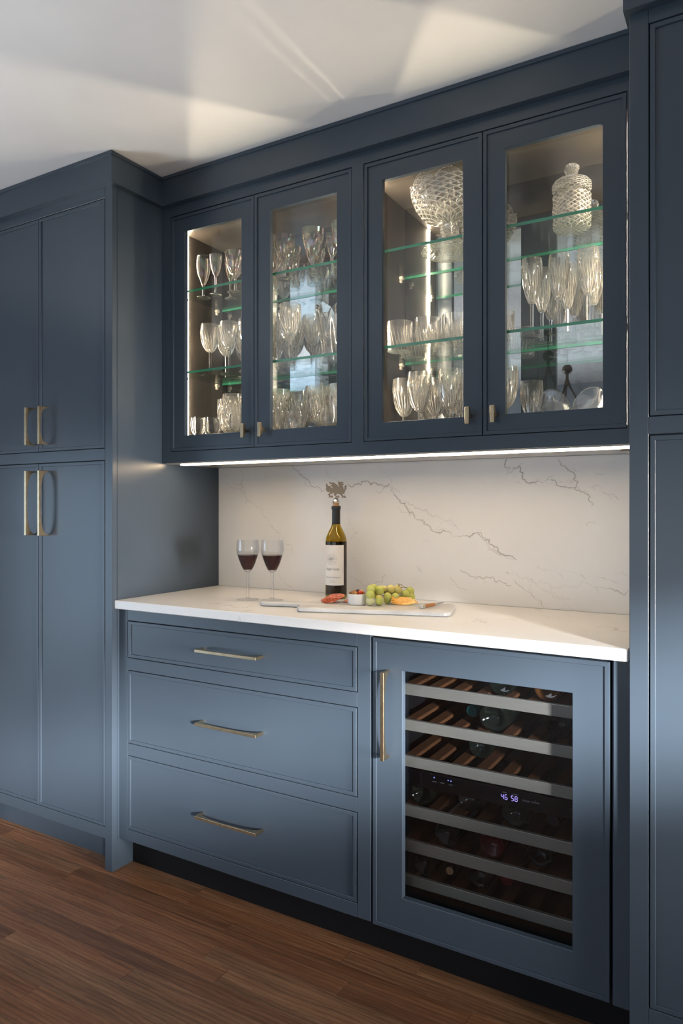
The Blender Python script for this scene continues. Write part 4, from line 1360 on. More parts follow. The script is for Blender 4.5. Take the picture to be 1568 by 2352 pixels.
# second door
row('wide', 'wine_glass', 'wide iridescent wine glass', 'glass', 'iridescent glasses', [(-1.5250, 1.965, Z2), (-1.4420, 1.970, Z2), (-1.3220, 1.968, Z2), (-1.206, 1.970, Z2)], 'in front row, top shelf, second door')
row('wide', 'wine_glass', 'wide iridescent wine glass', 'glass', 'iridescent glasses', [(-1.570, 2.075, Z2), (-1.4850, 2.070, Z2), (-1.3800, 2.072, Z2), (-1.2150, 2.085, Z2)], 'in back row, top shelf, second door')
row('slim', 'sherry_glass', 'slim iridescent stem glass', 'glass', 'iridescent glasses', [(-1.2860, 2.035, Z2)], 'on the top shelf, second door')
row('goblet', 'crystal_goblet', 'cut crystal goblet', 'goblet', 'cut crystal goblets on the middle shelf',
    [(-1.5300, 2.010, Z1), (-1.4520, 2.005, Z1), (-1.395, 1.940, Z1)], 'in front row, middle shelf, second door')
row('goblet', 'crystal_goblet', 'cut crystal goblet', 'goblet', 'cut crystal goblets on the middle shelf',
    [(-1.565, 2.100, Z1), (-1.488, 2.102, Z1), (-1.412, 2.100, Z1)], 'in back row, middle shelf, second door')
row('cordial', 'cordial_glass', 'plain cordial glass', 'glass', 'plain glasses on the cabinet floor', [(-1.4330, 1.928, ZF), (-1.2300, 1.928, ZF)], 'at bottom of second door')
row('balloon', 'brandy_glass', 'plain rounded brandy glass', 'glass', 'plain glasses on the cabinet floor', [(-1.3650, 1.930, ZF)], 'at the bottom of the second door')
row('hobnail', 'hobnail_goblet', 'tall diamond-cut crystal goblet', 'goblet', 'diamond-cut goblets on the cabinet floor',
    [(-1.482, 1.990, ZF), (-1.326, 2.000, ZF), (-1.235, 2.005, ZF)], 'front row, bottom of second door')
row('fan', 'fan_cut_goblet', 'fan-cut crystal goblet', 'goblet', 'fan-cut goblets on the cabinet floor',
    [(-1.545, 2.080, ZF), (-1.455, 2.085, ZF), (-1.370, 2.085, ZF), (-1.280, 2.090, ZF)], 'back row, bottom of second door')
# third door
row('tumbler', 'whisky_tumbler', 'fan-cut crystal tumbler', 'tumbler', 'crystal tumblers on the middle shelf', [(-1.0060, 1.995, Z1), (-0.9100, 2.000, Z1), (-0.8180, 2.000, Z1)], 'in front row, middle shelf, third door')
row('tumbler', 'whisky_tumbler', 'fan-cut crystal tumbler', 'tumbler', 'crystal tumblers on the middle shelf', [(-1.0080, 2.096, Z1), (-0.9130, 2.100, Z1), (-0.8200, 2.100, Z1)], 'in back row, middle shelf, third door')
row('fan', 'fan_cut_goblet', 'fan-cut crystal goblet', 'goblet', 'fan-cut goblets on the cabinet floor', [(-0.9240, 1.970, ZF), (-0.8230, 1.970, ZF)], 'in front row, bottom of third door')
row('fan', 'fan_cut_goblet', 'fan-cut crystal goblet', 'goblet', 'fan-cut goblets on the cabinet floor', [(-1.0180, 2.050, ZF), (-0.9250, 2.095, ZF), (-0.8400, 2.085, ZF)], 'in back row, bottom of third door')
row('fan', 'fan_cut_goblet', 'fan-cut crystal goblet', 'goblet', 'fan-cut goblets on the cabinet floor', [(-0.6650, 2.020, ZF)], 'at the bottom left of the rightmost glass door')
# rightmost door
row('flute', 'champagne_flute', 'cut crystal champagne flute', 'flute', 'champagne flutes', [(-0.5810, 2.005, Z1), (-0.5030, 2.008, Z1), (-0.4200, 2.000, Z1)], 'in front row, rightmost glass door')
row('flute', 'champagne_flute', 'cut crystal champagne flute', 'flute', 'champagne flutes', [(-0.5790, 2.105, Z1), (-0.5040, 2.108, Z1), (-0.4270, 2.105, Z1)], 'in back row, rightmost glass door')
row('tumbler', 'whisky_tumbler', 'fan-cut crystal tumbler', 'tumbler', 'crystal tumblers on the middle shelf', [(-0.688, 2.045, Z1)], 'beside the champagne flutes, left edge of rightmost glass door')


# ---- swirled crystal vase
def vase():
    x, y, z = -1.288, 2.028, Z1 + .0003
    H = .192
    outer = lerp_curve([(.030, .0), (.034, .012), (.030, .05), (.036, .10), (.046, .15), (.0495, .185), (.048, H)], 5)
    inner = [(max(r - .009 + .004 * zz / H, .004), zz) for r, zz in outer if zz > .022]

    def mod(a, r, zz, fl):
        u = zz / H
        if fl: k = 1 + .10 * math.sin(5 * a + 3.2 * u) * min(1, u * 3)
        else: k = 1 + .05 * math.sin(5 * a + 3.2 * u)
        dz = .012 * math.sin(5 * a + 3.2) * (u ** 6)
        return r * k, zz + dz
    prof = [(0, 0)] + [(r, zz, 1) for r, zz in outer] + [(r, zz) for r, zz in reversed(inner)] + [(0, inner[0][1] - .002)]
    t = thing('crystal_vase', (x, y, z), 'thick swirled crystal vase on the middle shelf, second glass door', 'vase')
    link('body', MB().lathe(prof, 60, mod=mod).mesh('body', M['plain_crystal'], True), t)


vase()


# ---- pedestal punch bowl
def punch_bowl():
    x, y, z = -0.846, 2.020, Z2 + .0003
    t = thing('punch_bowl', (x, y, z), 'large pressed crystal punch bowl on pedestal foot, top shelf of third door', 'bowl')
    zb, zr, R = .094, .212, .125
    nl = 8

    def mod(a, r, zz, fl):
        u = (zz - zb) / (zr - zb)
        ph = (a * nl / (2 * math.pi)) % 1.0
        arch = math.sin(math.pi * ph)
        z2 = zz - (1 - arch ** .6) * .030 * max(0, u) ** 4 + (.0022 * abs(math.sin(a * nl * 4)) * max(0, u) ** 12)
        rr = r * (1 + .035 * arch * max(0, u))
        if fl:
            if int(a * nl / (2 * math.pi)) % 2:     # hobnail lobes
                g = abs(math.sin(a * nl * 3.5)) * abs(math.sin(u * 22))
                rr *= 1 + .045 * g * (1 if 0.12 < u < .9 and .12 < ph < .88 else 0)
            else:                                   # star and crossed bars
                s1 = abs(math.sin(12 * (ph - .5) + u * 8)); s2 = abs(math.sin(12 * (ph - .5) - u * 8))
                rr *= 1 - .035 * (1 - min(s1, s2)) * (1 if .1 < u < .92 else 0)
        return rr, z2
    outer = lerp_curve([(.020, zb), (.060, zb + .008), (.094, zb + .032), (.112, zb + .066), (.119, zb + .098), (R - .004, zr)], 7)
    inner = [(max(r - .0055, .004), zz) for r, zz in outer if zz > zb + .010]
    prof = [(0, zb)] + [(r, zz, 1) for r, zz in outer] + [(inner[-1][0], zr + .0005)] + [(r, zz) for r, zz in reversed(inner)] + [(0, inner[0][1] - .001)]
    link('bowl', MB().lathe(prof, 192, mod=mod).mesh('bowl', M['pressed'], 0.3), t)

    def dmod(a, r, zz, fl):
        return r * (1 + .03 * abs(math.sin(a * 9 + zz * 260)) * abs(math.sin(a * 9 - zz * 260)) * fl), zz
    knop = lerp_curve([(.012, .050), (.022, .056), (.029, .070), (.024, .085), (.018, zb - .0005)], 5)
    link('knop', MB().lathe([(0, .050)] + [(r, zz, 1) for r, zz in knop] + [(0, zb - .0005)], 90, mod=dmod).mesh('knop', M['pressed'], 0.3), t)

    def fmod(a, r, zz, fl):
        lob = 1 + .05 * abs(math.sin(a * 5)) * (r / .085) ** 2
        return r * lob * (1 - .012 * fl * abs(math.sin(a * 15)) * (r > .03)), zz
    foot = lerp_curve([(.082, 0), (.085, .006), (.074, .016), (.050, .026), (.028, .036), (.016, .0495)], 5)
    under = lerp_curve([(.076, .002), (.060, .010), (.034, .018), (.010, .026)], 3)
    link('foot', MB().lathe([(0, .028)] + [(r, zz) for r, zz in reversed(under)] + [(r, zz, 1) for r, zz in foot] + [(0, .0495)], 120, mod=fmod).mesh('foot', M['pressed'], 0.4), t)


punch_bowl()


# ---- lidded jar
def jar():
    x, y, z = -0.470, 2.020, Z2 + .0003
    t = thing('lidded_jar', (x, y, z), 'cut crystal jar with domed lid on the top shelf, rightmost door', 'jar')
    R = .054

    def bmod(a, r, zz, fl):
        if not fl: return r, zz
        u = zz / .1
        s1 = abs(math.sin(a * 5 + u * 6)); s2 = abs(math.sin(a * 5 - u * 6))
        return r * (1 - .06 * (1 - min(s1, s2)) * (1 if .08 < u < .92 else 0)), zz
    outer = lerp_curve([(.046, 0), (.053, .008), (R, .03), (R, .07), (R, .092), (.050, .103), (.046, .107)], 6)
    inner = [(r - .006, zz) for r, zz in outer if zz > .016]
    prof = [(0, .001)] + [(r, zz, 1) for r, zz in outer] + [(r, zz) for r, zz in reversed(inner)] + [(0, inner[0][1] - .001)]
    link('body', MB().lathe(prof, 80, mod=bmod).mesh('body', M['pressed'], 0.3), t)
    lid = link('lid', MB().lathe([(0, .106)] + [(.040, .106), (.040, .1082)] + lerp_curve([(.048, .1085), (.055, .114), (.0545, .128), (.047, .138), (.030, .145), (.016, .148), (.012, .154)], 5) + [(0, .154)], 48, mod=lambda a, r, zz, fl: (r * (1 - .02 * abs(math.sin(a * 8)) * (r > .035)), zz)).mesh('lid', M['pressed'], 0.5), t)
    link('finial', MB().lathe([(0, .1545)] + lerp_curve([(.010, .1545), (.016, .160), (.0215, .172), (.018, .183), (.008, .188)], 4) + [(0, .1885)], 32, mod=lambda a, r, zz, fl: (r * (1 - .10 * abs(math.sin(a * 4))), zz)).mesh('finial', M['pressed'], 0.5), lid)


jar()


# ---- scalloped bowl
def petal_bowl():
    x, y, z = -0.465, 2.022, ZF + .0003
    t = thing('scalloped_bowl', (x, y, z), 'clear glass bowl with wide scalloped petals, bottom of rightmost glass door', 'bowl')
    nl, H = 6, .122

    def mod(a, r, zz, fl):
        u = zz / H
        ph = ((a + .35) * nl / (2 * math.pi)) % 1.0
        arch = abs(math.sin(math.pi * ph)) ** .55
        z2 = zz - (1 - arch) * .062 * max(0, u) ** 1.6
        return r * (1 + .05 * (arch - .5) * u), max(z2, .0 if fl else .004)
    outer = lerp_curve([(.045, 0), (.062, .012), (.088, .045), (.108, .085), (.117, H)], 6)
    inner = [(r - .004, zz + .003) for r, zz in outer if zz > .004]
    prof = [(0, 0)] + [(r, zz, 1) for r, zz in outer] + [(inner[-1][0] + .001, H + .0025)] + [(r, zz) for r, zz in reversed(inner)] + [(0, inner[0][1] - .001)]
    link('body', MB().lathe(prof, 144, mod=mod).mesh('body', M['clear_glass'], True), t)


petal_bowl()

# ================================================================= ON THE COUNTER
ang = math.atan2(1.293, 2.07)        # turn of things that face the room's corner
# ---- two poured wine glasses
def poured_glass(x, y, label):
    t = thing('wine_glass', (x, y, Z_TOP + .0003), label, 'wine glass', 'poured wine glasses')
    bowl = [(.0055, .094), (.013, .100), (.0235, .120), (.0335, .148), (.0395, .170), (.0385, .190), (.0370, .205)]
    parts = stemware(bowl, .0019, .0046, .0385, ('flute', 18, .06), 108, 'fine_glass', True)
    for pn, me in parts.items(): link(pn, me, t)
    outer = [(r - .0014, z) for r, z in lerp_curve(bowl, 4) if .1030 < z < .1545]
    zt = outer[-1][1]
    prof = [(0, outer[0][1] - .0005)] + outer + [(outer[-1][0] - .0006, zt - .0004), (0, zt - .0005)]
    w = link('red_wine', MB().lathe(prof, 48).mesh('red_wine', M['wine'], SM), t)
    w['label'] = 'red wine'


poured_glass(-1.533, 1.8830, 'wine glass of red wine, nearer the blue side panel')
poured_glass(-1.4505, 1.9120, 'wine glass of red wine, nearer the dark wine bottle')

# ---- wine bottle with label
BX, BY = -1.2930, 2.0700
t = thing('wine_bottle', (BX, BY, Z_TOP + .0003), 'open red wine bottle with white label standing behind the marble board', 'bottle')
R = .0376
bo = lerp_curve([(R * .93, .0005), (R * .995, .006), (R, .014), (R, .06), (R, .12), (R, .186), (R * .985, .200), (R * .90, .216), (R * .68, .234), (.0185, .248), (.0150, .258), (.0142, .266), (.0140, .278)], 5)
bi = [(r - .0026, z) for r, z in bo if z > .012]
prof = [(0, .020), (R * .4, .014), (R * .75, .002)] + bo + [(r, z) for r, z in reversed(bi)] + [(R * .6, .010), (R * .3, .022), (0, .025)]
link('glass', MB().lathe(prof, 64).mesh('glass', M['amber_glass'], True), t)
wi = [(r - .0020, z) for r, z in bo if .013 < z < .1985]
w = link('red_wine', MB().lathe([(0, .0265), (R * .3, .0235), (R * .6, .0115)] + wi + [(0, wi[-1][1] + .0003)], 48).mesh('red_wine', M['wine'], SM), t)
w['label'] = 'dark red wine'
link('capsule', MB().lathe([(.0147, .258), (.0150, .2585), (.0146, .268), (.0144, .308), (.0160, .3095), (.0163, .3125), (.0163, .319), (.0155, .3215), (.0120, .322), (.0108, .3205), (.0108, .282), (.0120, .279), (.0143, .266)], 36).mesh('capsule', M['capsule'], SM), t)
# paper label wraps the side that faces the room (a little to the left)
view = math.atan2(-BY, -BX)            # towards the camera
LA = view - 0.36                      # label turned slightly to the left of the line of sight
RL = R + .0004


def wrap(mb, u, v, dr=0.0):
    """u metres along the paper (right = +), v height"""
    a = LA + u / RL
    return ((RL + dr) * math.cos(a), (RL + dr) * math.sin(a), v)


LW, LZ0, LZ1 = .086, .0475, .1865
mb = MB(); n = 28; vs = []; fs = []
for i in range(n + 1):
    u = -LW / 2 + LW * i / n
    vs += [wrap(mb, u, LZ0), wrap(mb, u, LZ1)]
for i in range(n): fs.append((i * 2, i * 2 + 2, i * 2 + 3, i * 2 + 1))
mb.add(vs, fs)
lab = link('label', mb.mesh('label', M['paper'], True), t)
lab['label'] = 'white paper label with script lettering'


def wrap_text(s, size, u, v, mat, shear=0.0, name='lettering'):
    vs, fs = text_verts(s, size, shear)
    m = MB().add([wrap(None, u + p[0], v + p[1], .00025) for p in vs], fs)
    link(name, m.mesh(name, M[mat]), lab)


wrap_text("Stags' Leap", .0115, -.001, .104, 'ink', .45)
wrap_text('Cabernet Sauvignon', .0072, .000, .0755, 'ink', .45)
wrap_text('NAPA VALLEY', .0032, .000, .0660, 'ink_light')
wrap_text('ESTATE GROWN', .0030, .000, .0595, 'ink')
wrap_text('2017', .0038, .028, .1755, 'ink_light')
# round tree emblem: a ring of fine marks and a crown of darker leaves
mb = MB(); rg = random.Random(4)
for i in range(300):
    a = rg.uniform(0, 6.283); r = .0205 * math.sqrt(rg.uniform(.05, 1))
    u0, v0 = -.004 + r * math.cos(a), .137 + r * math.sin(a) * 1.0
    ln = rg.uniform(.0008, .0022); th = rg.uniform(0, 6.28)
    du, dv = ln * math.cos(th), ln * math.sin(th); w_ = .00022
    q = [(u0 - dv / ln * w_, v0 + du / ln * w_), (u0 + dv / ln * w_, v0 - du / ln * w_), (u0 + du + dv / ln * w_, v0 + dv - du / ln * w_), (u0 + du - dv / ln * w_, v0 + dv + du / ln * w_)]
    mb.add([wrap(None, a_, b_, .00022) for a_, b_ in q], [(0, 1, 2, 3)])
link('emblem', mb.mesh('emblem', M['ink_light']), lab)
mb = MB()
for i in range(110):
    u0, v0 = -.004 + rg.gauss(0, .0055), .1395 + rg.gauss(0, .0025)
    mb.add([wrap(None, u0 + .0008 * math.cos(k * 2.1 + i), v0 + .0007 * math.sin(k * 2.1 + i), .0003) for k in range(3)], [(0, 1, 2)])
mb.add([wrap(None, -.004 + a_, b_, .0003) for a_, b_ in ((-.0005, .130), (.0006, .130), (.0004, .138), (-.0003, .138))], [(0, 1, 2, 3)])
link('emblem', mb.mesh('emblem', M['ink']), lab)

# ---- dragon bottle stopper
ZS = Z_TOP + .3215
t = thing('bottle_stopper', (BX, BY, ZS - .012), 'pewter dragon bottle stopper with cork on top of the wine bottle', 'stopper')
link('cork', MB().lathe([(0, 0), (.0098, 0), (.0103, .013), (.0107, .024), (0, .024)], 24).mesh('cork', M['cork'], SM), t)
link('dome', MB().lathe([(0, .0242), (.0140, .0242), (.0145, .0255), (.0118, .0275), (.0108, .030), (.0100, .034), (.0075, .038), (.0035, .040), (.0022, .0412), (0, .0414)], 28).mesh('dome', M['chrome'], SM), t)
DR = [(350, 330), (432, 402), (400, 425), (470, 430), (530, 455), (560, 500), (572, 520), (610, 515), (560, 450), (505, 390), (590, 400), (580, 365), (495, 355), (485, 310), (455, 258),
      (530, 290), (610, 325), (605, 258), (680, 320), (760, 370), (820, 420), (872, 500), (850, 420), (835, 370), (805, 350), (840, 320), (815, 285), (825, 250), (870, 265), (910, 275), (950, 262),
      (1000, 275), (1070, 300), (1040, 318), (975, 315), (1000, 345), (1075, 355), (1030, 385), (1020, 430), (975, 395), (1010, 440), (1045, 520), (1050, 580), (1075, 560), (1085, 490), (1080, 440),
      (1130, 400), (1180, 440), (1150, 470), (1140, 520), (1170, 570), (1115, 580), (1120, 620), (1085, 690), (1070, 765), (1000, 735), (1010, 800), (1040, 850), (1090, 810), (1150, 880), (1120, 915),
      (1030, 895), (925, 905), (985, 865), (930, 800), (880, 760), (800, 745), (750, 785), (770, 855), (850, 805), (885, 860), (865, 910), (780, 895), (670, 895), (740, 860), (640, 790), (665, 740),
      (660, 705), (600, 745), (520, 760), (505, 800), (525, 840), (590, 800), (630, 860), (600, 905), (510, 885), (410, 905), (470, 865), (440, 800), (400, 780), (500, 710),
      (500, 690), (440, 690), (380, 660), (345, 600), (338, 530), (360, 470), (335, 450)]
K = 8.733e-5
poly = [((p[0] - 745) * K, (905 - p[1]) * K) for p in DR]
mb = MB().prism(poly, (math.cos(ang), math.sin(ang), 0), (0, 0, 1), (-math.sin(ang), math.cos(ang), 0), -.0012, .0012, (0, 0, .0412))
link('dragon_plate', mb.mesh('dragon_plate', M['pewter'], bevel=.0002), t)

# ---- marble board with handle
BT = .0135
CHAM = .0035
c0 = at_z(677.5, 1405.7, Z_TOP); c1 = at_z(1024, 1417.8, Z_TOP)
ux = (c1 - c0); ux.z = 0; blen = ux.length; ux.normalize(); uy = Vector((-ux.y, ux.x, 0))
bw = 0.185
outline = []


def arc(cx, cy, r, a0, a1, n=6):
    for i in range(n + 1):
        a = math.radians(a0 + (a1 - a0) * i / n)
        outline.append((cx + r * math.cos(a), cy + r * math.sin(a)))


BL = blen + .012
arc(.016, .016, .016, 180, 270); arc(BL - .022, .022, .022, -90, 0); arc(BL - .022, bw - .022, .022, 0, 90); arc(.020, bw - .020, .020, 90, 180)
# handle: neck sweeps out of the left side to a rounded end
outline += [(0, .150), (-.010, .138), (-.030, .130), (-.060, .128), (-.120, .127)]
arc(-.138, .1095, .0175, 90, 270, 8)
outline += [(-.120, .092), (-.060, .091), (-.030, .086), (-.012, .072), (-.002, .050)]
BASE = c0


def board_pt(p, z): return BASE + ux * p[0] + uy * p[1] + Vector((0, 0, z))


def inset(poly, d):
    out = []
    n = len(poly)
    for i in range(n):
        p0, p1, p2 = Vector(poly[i - 1]), Vector(poly[i]), Vector(poly[(i + 1) % n])
        e1 = (p1 - p0).normalized(); e2 = (p2 - p1).normalized()
        nn = (Vector((-e1.y, e1.x)) + Vector((-e2.y, e2.x))).normalized()
        out.append((p1.x + nn.x * d, p1.y + nn.y * d))
    return out


layers = [(inset(outline, CHAM), .0004), (outline, CHAM), (outline, BT - CHAM), (inset(outline, CHAM * .35), BT - CHAM * .3), (inset(outline, CHAM), BT)]
n = len(outline)
vs = [board_pt(p, z) for ol, z in layers for p in ol]
fs = [tuple(range(n)), tuple((len(layers) - 1) * n + i for i in range(n))]
for L_ in range(len(layers) - 1):
    fs += [(L_ * n + i, L_ * n + (i + 1) % n, (L_ + 1) * n + (i + 1) % n, (L_ + 1) * n + i) for i in range(n)]
tag(MB().add(vs, fs).build('serving_board', M['marble'], None, smooth=0.8), 'pale grey marble serving board with handle lying on the white counter', 'board')
ZB = Z_TOP + BT

# ---- salami slices
def salami(i, x, y, z, r, tilt, ta):
    prof = [(0, -.0009), (r, -.0009), (r * 1.01, 0), (r, .0009), (0, .0009)]
    rg = random.Random(i)
    ph = [rg.uniform(0, 6.28) for _ in range(3)]
    mb = MB().lathe([(0, -.0009), (r * .5, -.0009), (r, -.0009), (r * 1.01, 0), (r, .0009), (r * .5, .0009), (0, .0009)], 28,
                    mod=lambda a, rr, zz, fl: (rr * (1 + .03 * math.sin(2 * a + ph[0]) + .02 * math.sin(5 * a + ph[1])), zz + (rr / r) ** 2 * .0003 * math.sin(3 * a + ph[2])))
    o = link('salami_slice', mb.mesh('salami_slice', M['salami'], 0.9), None, (x, y, z))
    o.rotation_mode = 'QUATERNION'
    from mathutils import Quaternion
    o.rotation_quaternion = Quaternion((math.cos(ang), math.sin(ang), 0), tilt) @ Quaternion((-math.sin(ang), math.cos(ang), 0), ta) @ Quaternion((0, 0, 1), rg.uniform(0, 6))
    return o


NAMES = ['lowest salami slice at the left end of the fan', 'second lowest salami slice of the fan', 'third lowest salami slice of the fan', 'fourth lowest salami slice of the fan',
         'third highest salami slice of the fan', 'second highest salami slice of the fan', 'topmost salami slice of the fan']
for i, lb in enumerate(NAMES):
    f_ = i * .0042
    x = -1.2010 + f_ * math.cos(ang); y = 1.8790 + f_ * math.sin(ang)
    tag(salami(i, x, y, ZB + .0075 + i * .0022, .0255, .18, -.06), lb, 'salami', 'salami slices on the board')
tag(salami(20, -1.1480, 1.9120, ZB + .0060, .0170, .10, -.20), 'small salami slice tucked between the fan and the ramekin', 'salami', 'salami slices on the board')

# ---- ramekin with olives and nuts
RX, RY, RR, RH = -1.1030, 1.8890, .0290, .0335
t = thing('ramekin', (RX, RY, ZB + .0003), 'small white porcelain ramekin on the marble board beside the grapes', 'bowl')
link('body', MB().lathe([(0, .001), (.0255, 0), (.0270, .001), (.0280, .003), (RR, .005), (RR, RH - .001), (RR - .0006, RH), (RR - .0028, RH), (RR - .0033, RH - .001), (RR - .0036, .008), (RR - .007, .0045), (0, .0045)], 48).mesh('body', M['porcelain'], SM), t)
OL = [(-.010, -.012, .0300, .0088, 1.3, 'olive_brown', 'striped brown olive at the front of the ramekin', 'olive'),
      (.010, -.010, .0310, .0080, 1.0, 'olive_red', 'bright red round olive in the ramekin', 'olive'),
      (.003, .004, .0330, .0085, 1.0, 'olive_dark', 'dark purple olive behind the red one in the ramekin', 'olive'),
      (.017, .002, .0285, .0075, 1.2, 'olive_orange', 'orange olive at the right of the ramekin', 'olive'),
      (-.018, .004, .0275, .0070, 1.2, 'olive_brown', 'small brown olive at the left rim of the ramekin', 'olive'),
      (-.006, .014, .0290, .0080, 1.2, 'olive_brown', 'brown olive at the back of the ramekin', 'olive'),
      (.012, .015, .0295, .0085, 1.2, 'nut', 'pale nut at the back right of the ramekin', 'nut')]
cr_, sr_ = math.cos(ang), math.sin(ang)
for a, b, h, r, el, m_, lb, cat in OL:
    h += .0055; r *= 1.08
    x = RX + a * cr_ - b * sr_; y = RY + a * sr_ + b * cr_
    o = link(cat, MB().ball((0, 0, 0), r, 16, 11, el, 1, .95).mesh(cat, M[m_], True), None, (x, y, ZB + h))
    o.rotation_euler = (0, 0, random.uniform(0, 3))
    tag(o, lb, cat, 'olives and nuts in the ramekin')
tag(link('chopped_nuts', MB().lathe([(0, .005), (.0215, .005), (.0250, .009), (.0250, .0275), (.018, .0300), (0, .0310)], 24, mod=lambda a, r, z, f: (r, z + (.001 * math.sin(a * 5) if z > .02 else 0))).mesh('chopped_nuts', M['olive_brown'], True), None, (RX, RY, ZB + .0003)),
    'layer of brown chopped nuts filling the ramekin below the olives', 'nuts', None, 'stuff')

# ---- green grapes
GR = [(597, 213, 50, 0), (628, 197, 42, 2), (590, 275, 50, 0), (587, 350, 48, 0), (697, 225, 52, 0), (735, 215, 45, 2), (688, 318, 45, 0), (690, 360, 47, -1), (782, 295, 46, 0), (780, 368, 42, 1),
      (818, 210, 48, 1), (893, 218, 52, 1), (870, 300, 46, 0), (940, 318, 42, 2), (980, 270, 50, 1), (1035, 235, 48, 2), (1045, 320, 50, 2), (660, 270, 45, 3), (850, 340, 42, 3)]
gx0, gy0 = at_z(849.8, 1381.4, ZB + .013).xy
gx1, gy1 = at_z(943.3, 1375.3, ZB + .013).xy
t = thing('grape_bunch', (-1.01, 1.94, ZB), 'bunch of green grapes on the marble board right of the ramekin', 'grapes')
gm = ['grape', 'grape', 'grape', 'grape_pale', 'grape', 'grape_gold', 'grape_gold', 'grape', 'grape', 'grape', 'grape_gold', 'grape_gold', 'grape', 'grape_pale', 'grape', 'grape', 'grape', 'grape', 'grape_pale']
GP = []
for i, (a, b, r, layer) in enumerate(GR):
    px, py = 730 + a / 4.9, 1310 + b / 4.9
    f_ = (px - 849.8) / (943.3 - 849.8)
    y = gy0 + (gy1 - gy0) * f_ + .011 * layer + (.006 if b < 260 else 0)
    q = at_y(px, py, y)
    rr = r / 4.9 * (-q.x * SY_ + q.y * CY_) / F_PX
    q.z = max(q.z, ZB + rr * 1.045)
    GP.append(q)
    o = link('grape', MB().ball((0, 0, 0), rr, 18, 12, 1, 1, 1.04).mesh('grape', M[gm[i]], True), t, q - Vector(t.location))
    o.rotation_euler = (random.uniform(-.5, .5), random.uniform(-.5, .5), 0)
top = at_y(730 + 915 / 4.9, 1310 + 165 / 4.9, gy0 + (gy1 - gy0) * .75)
mb = MB()
mid = sum(GP, Vector((0, 0, 0))) / len(GP) + Vector((0, .006, .004))
mb.tube([GP[0] * .3 + mid * .7, mid, GP[11] + Vector((0, .004, .0)), top, top + Vector((-.004, 0, .004))], [.0015, .002, .0018, .0016, .0019], 6)
mb.tube([GP[11] + Vector((0, .004, .004)), top + Vector((.012, .004, -.006)), GP[15] + Vector((-.008, 0, .010))], .0012, 6)
mb.tube([top, top + Vector((.007, .002, .001)), top + Vector((.010, .003, -.002))], .0011, 6)
for gpt in GP: mb.tube([mid, mid * .5 + gpt * .5 + Vector((0, 0, .002)), gpt], .0008, 5)
mb.build('stem', M['stem'], t)

# ---- cheese slices
def cheese_slice(i, c, L, W, yaw, bend, dz):
    mb = MB(); n = 10; vs = []; fs = []
    for k in range(n + 1):
        u = -1 + 2 * k / n
        w = W * (1 - .85 * max(0, u) ** 1.5) * (1 - .35 * max(0, -u) ** 3)
        zc = bend * (1 - u * u) * .0 + bend * (u - .1) ** 2 * .5
        for s_ in (-1, 1):
            for tt in (0, .0022):
                vs.append((u * L, s_ * w, zc + tt + .0022 * (s_ > 0)))
    for k in range(n):
        a = k * 4; b = a + 4
        fs += [(a, b, b + 1, a + 1), (a + 2, a + 3, b + 3, b + 2), (a, a + 2, b + 2, b), (a + 1, b + 1, b + 3, a + 3)]
    fs += [(0, 1, 3, 2), (n * 4, n * 4 + 2, n * 4 + 3, n * 4 + 1)]
    mb.add(vs, fs)
    o = link('cheese_slice', mb.mesh('cheese_slice', M['cheese'], 0.7), None, (c[0], c[1], ZB + dz))
    o.rotation_euler = (.62, -.02, yaw)
    return o


cc = at_z(928, 1390, ZB)
tag(cheese_slice(0, (cc.x, cc.y + .004, 0), .041, .0100, .26, .006, .0065), 'frontmost curved orange cheese slice in front of the grapes', 'cheese', 'cheese slices')
tag(cheese_slice(1, (cc.x - .007, cc.y + .0085, 0), .038, .0105, .42, .009, .0098), 'middle curved orange cheese slice in front of the grapes', 'cheese', 'cheese slices')
tag(cheese_slice(2, (cc.x - .016, cc.y + .0135, 0), .032, .0110, .60, .012, .0130), 'rearmost curved orange cheese slice leaning on the grapes', 'cheese', 'cheese slices')

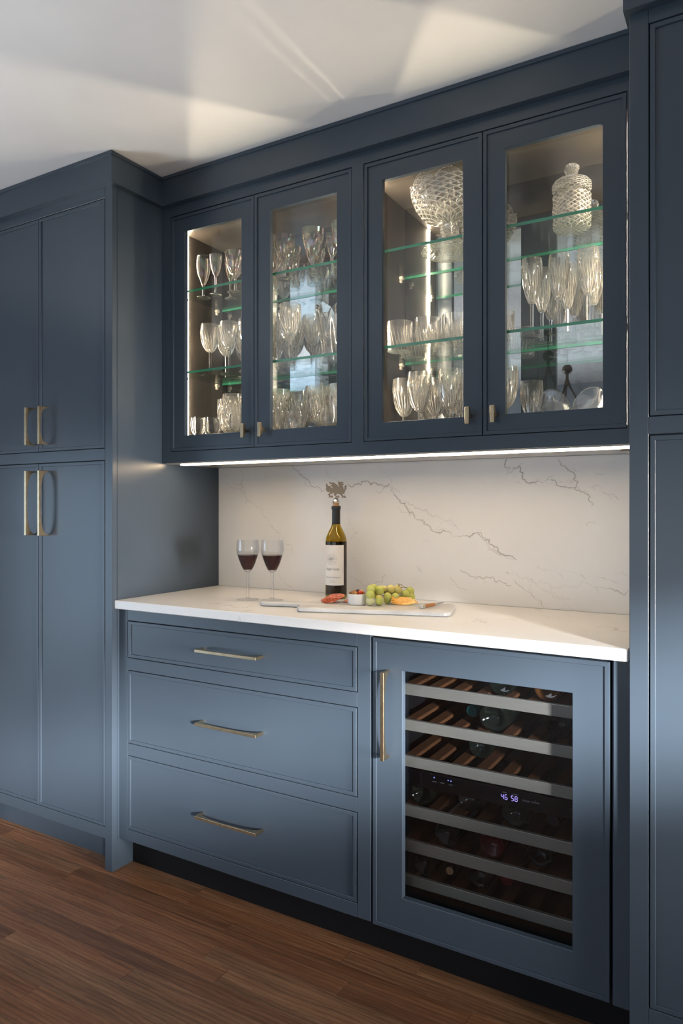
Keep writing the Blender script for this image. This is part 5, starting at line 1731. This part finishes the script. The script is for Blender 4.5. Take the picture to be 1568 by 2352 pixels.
# ---- small knife
k0 = at_z(966, 1394, ZB + .005); k1 = at_z(1021, 1382.5, ZB + .005)
kd = k1 - k0; kl = kd.length; ky = math.atan2(kd.y, kd.x)
t = thing('cheese_knife', (k0.x, k0.y, ZB + .0004), 'small cheese knife with orange wood handle at the right of the board', 'knife')
t.rotation_euler = (0, 0, ky)
S_ = kl
link('butt_cap', MB().cbox(0, S_ * .13, -.0062, .0062, 0, .0105, .001).mesh('butt_cap', M['steel']), t)
mb = MB(); prof = [(S_ * .131, .0058, .0100), (S_ * .3, .0050, .0092), (S_ * .56, .0042, .0080)]
vs = [];
for x_, w_, h_ in prof: vs += [(x_, -w_, .0004), (x_, w_, .0004), (x_, w_, h_), (x_, -w_, h_)]
fs = [(0, 3, 2, 1), (8, 9, 10, 11)] + [(r_ * 4 + e, r_ * 4 + (e + 1) % 4, r_ * 4 + 4 + (e + 1) % 4, r_ * 4 + 4 + e) for r_ in range(2) for e in range(4)]
link('wooden_handle', MB().add(vs, fs).mesh('wooden_handle', M['knife_handle'], bevel=.0008), t)
link('bolster', MB().cbox(S_ * .561, S_ * .63, -.0040, .0040, .0004, .0078, .0008).mesh('bolster', M['steel']), t)
link('blade', MB().add([(S_ * .631, -.0009, .0006), (S_ * .631, .0009, .0006), (S_ * .631, .0005, .0072), (S_ * .631, -.0005, .0072), (S_, -.0004, .0030), (S_, .0004, .0030), (S_ * .97, .0003, .0055), (S_ * .97, -.0003, .0055)],
                       [(0, 1, 2, 3), (4, 7, 6, 5), (0, 4, 5, 1), (1, 5, 6, 2), (2, 6, 7, 3), (3, 7, 4, 0)]).mesh('blade', M['chrome']), t)

# ================================================================= SEEN IN THE MIRROR: a chandelier behind the camera
cxx, cyy = -1.27, -1.0
t = thing('chandelier', (cxx, cyy, ROOM_H), 'bronze three-armed chandelier reflected in the mirror behind the rightmost door', 'chandelier')
mb = MB().lathe([(0, ROOM_H - .001), (.05, ROOM_H - .001), (.05, ROOM_H - .012), (.012, ROOM_H - .022), (.006, ROOM_H - .03), (.006, 2.315), (0, 2.315)], 24, (cxx, cyy, 0))
mb.build('ceiling_rod', M['bronze'], t, smooth=SM)
MB().ball((cxx, cyy, 2.275), .038, 24, 16).build('ball', M['bronze'], t, smooth=True)
mb = MB().lathe([(0, 2.238), (.012, 2.238), (.012, 2.20), (.026, 2.16), (.024, 2.15), (0, 2.15)], 16, (cxx, cyy, 0))
mb.build('hub', M['bronze'], t, smooth=SM)
for k_ in range(3):
    a = math.radians(90 + 120 * k_)
    MB().tube([(cxx + math.cos(a) * r_, cyy + math.sin(a) * r_, z_) for r_, z_ in ((.010, 2.165), (.05, 2.09), (.09, 2.00), (.16, 1.93), (.24, 1.93), (.27, 1.97))], .0085, 8).build('arm', M['bronze'], t, smooth=True)
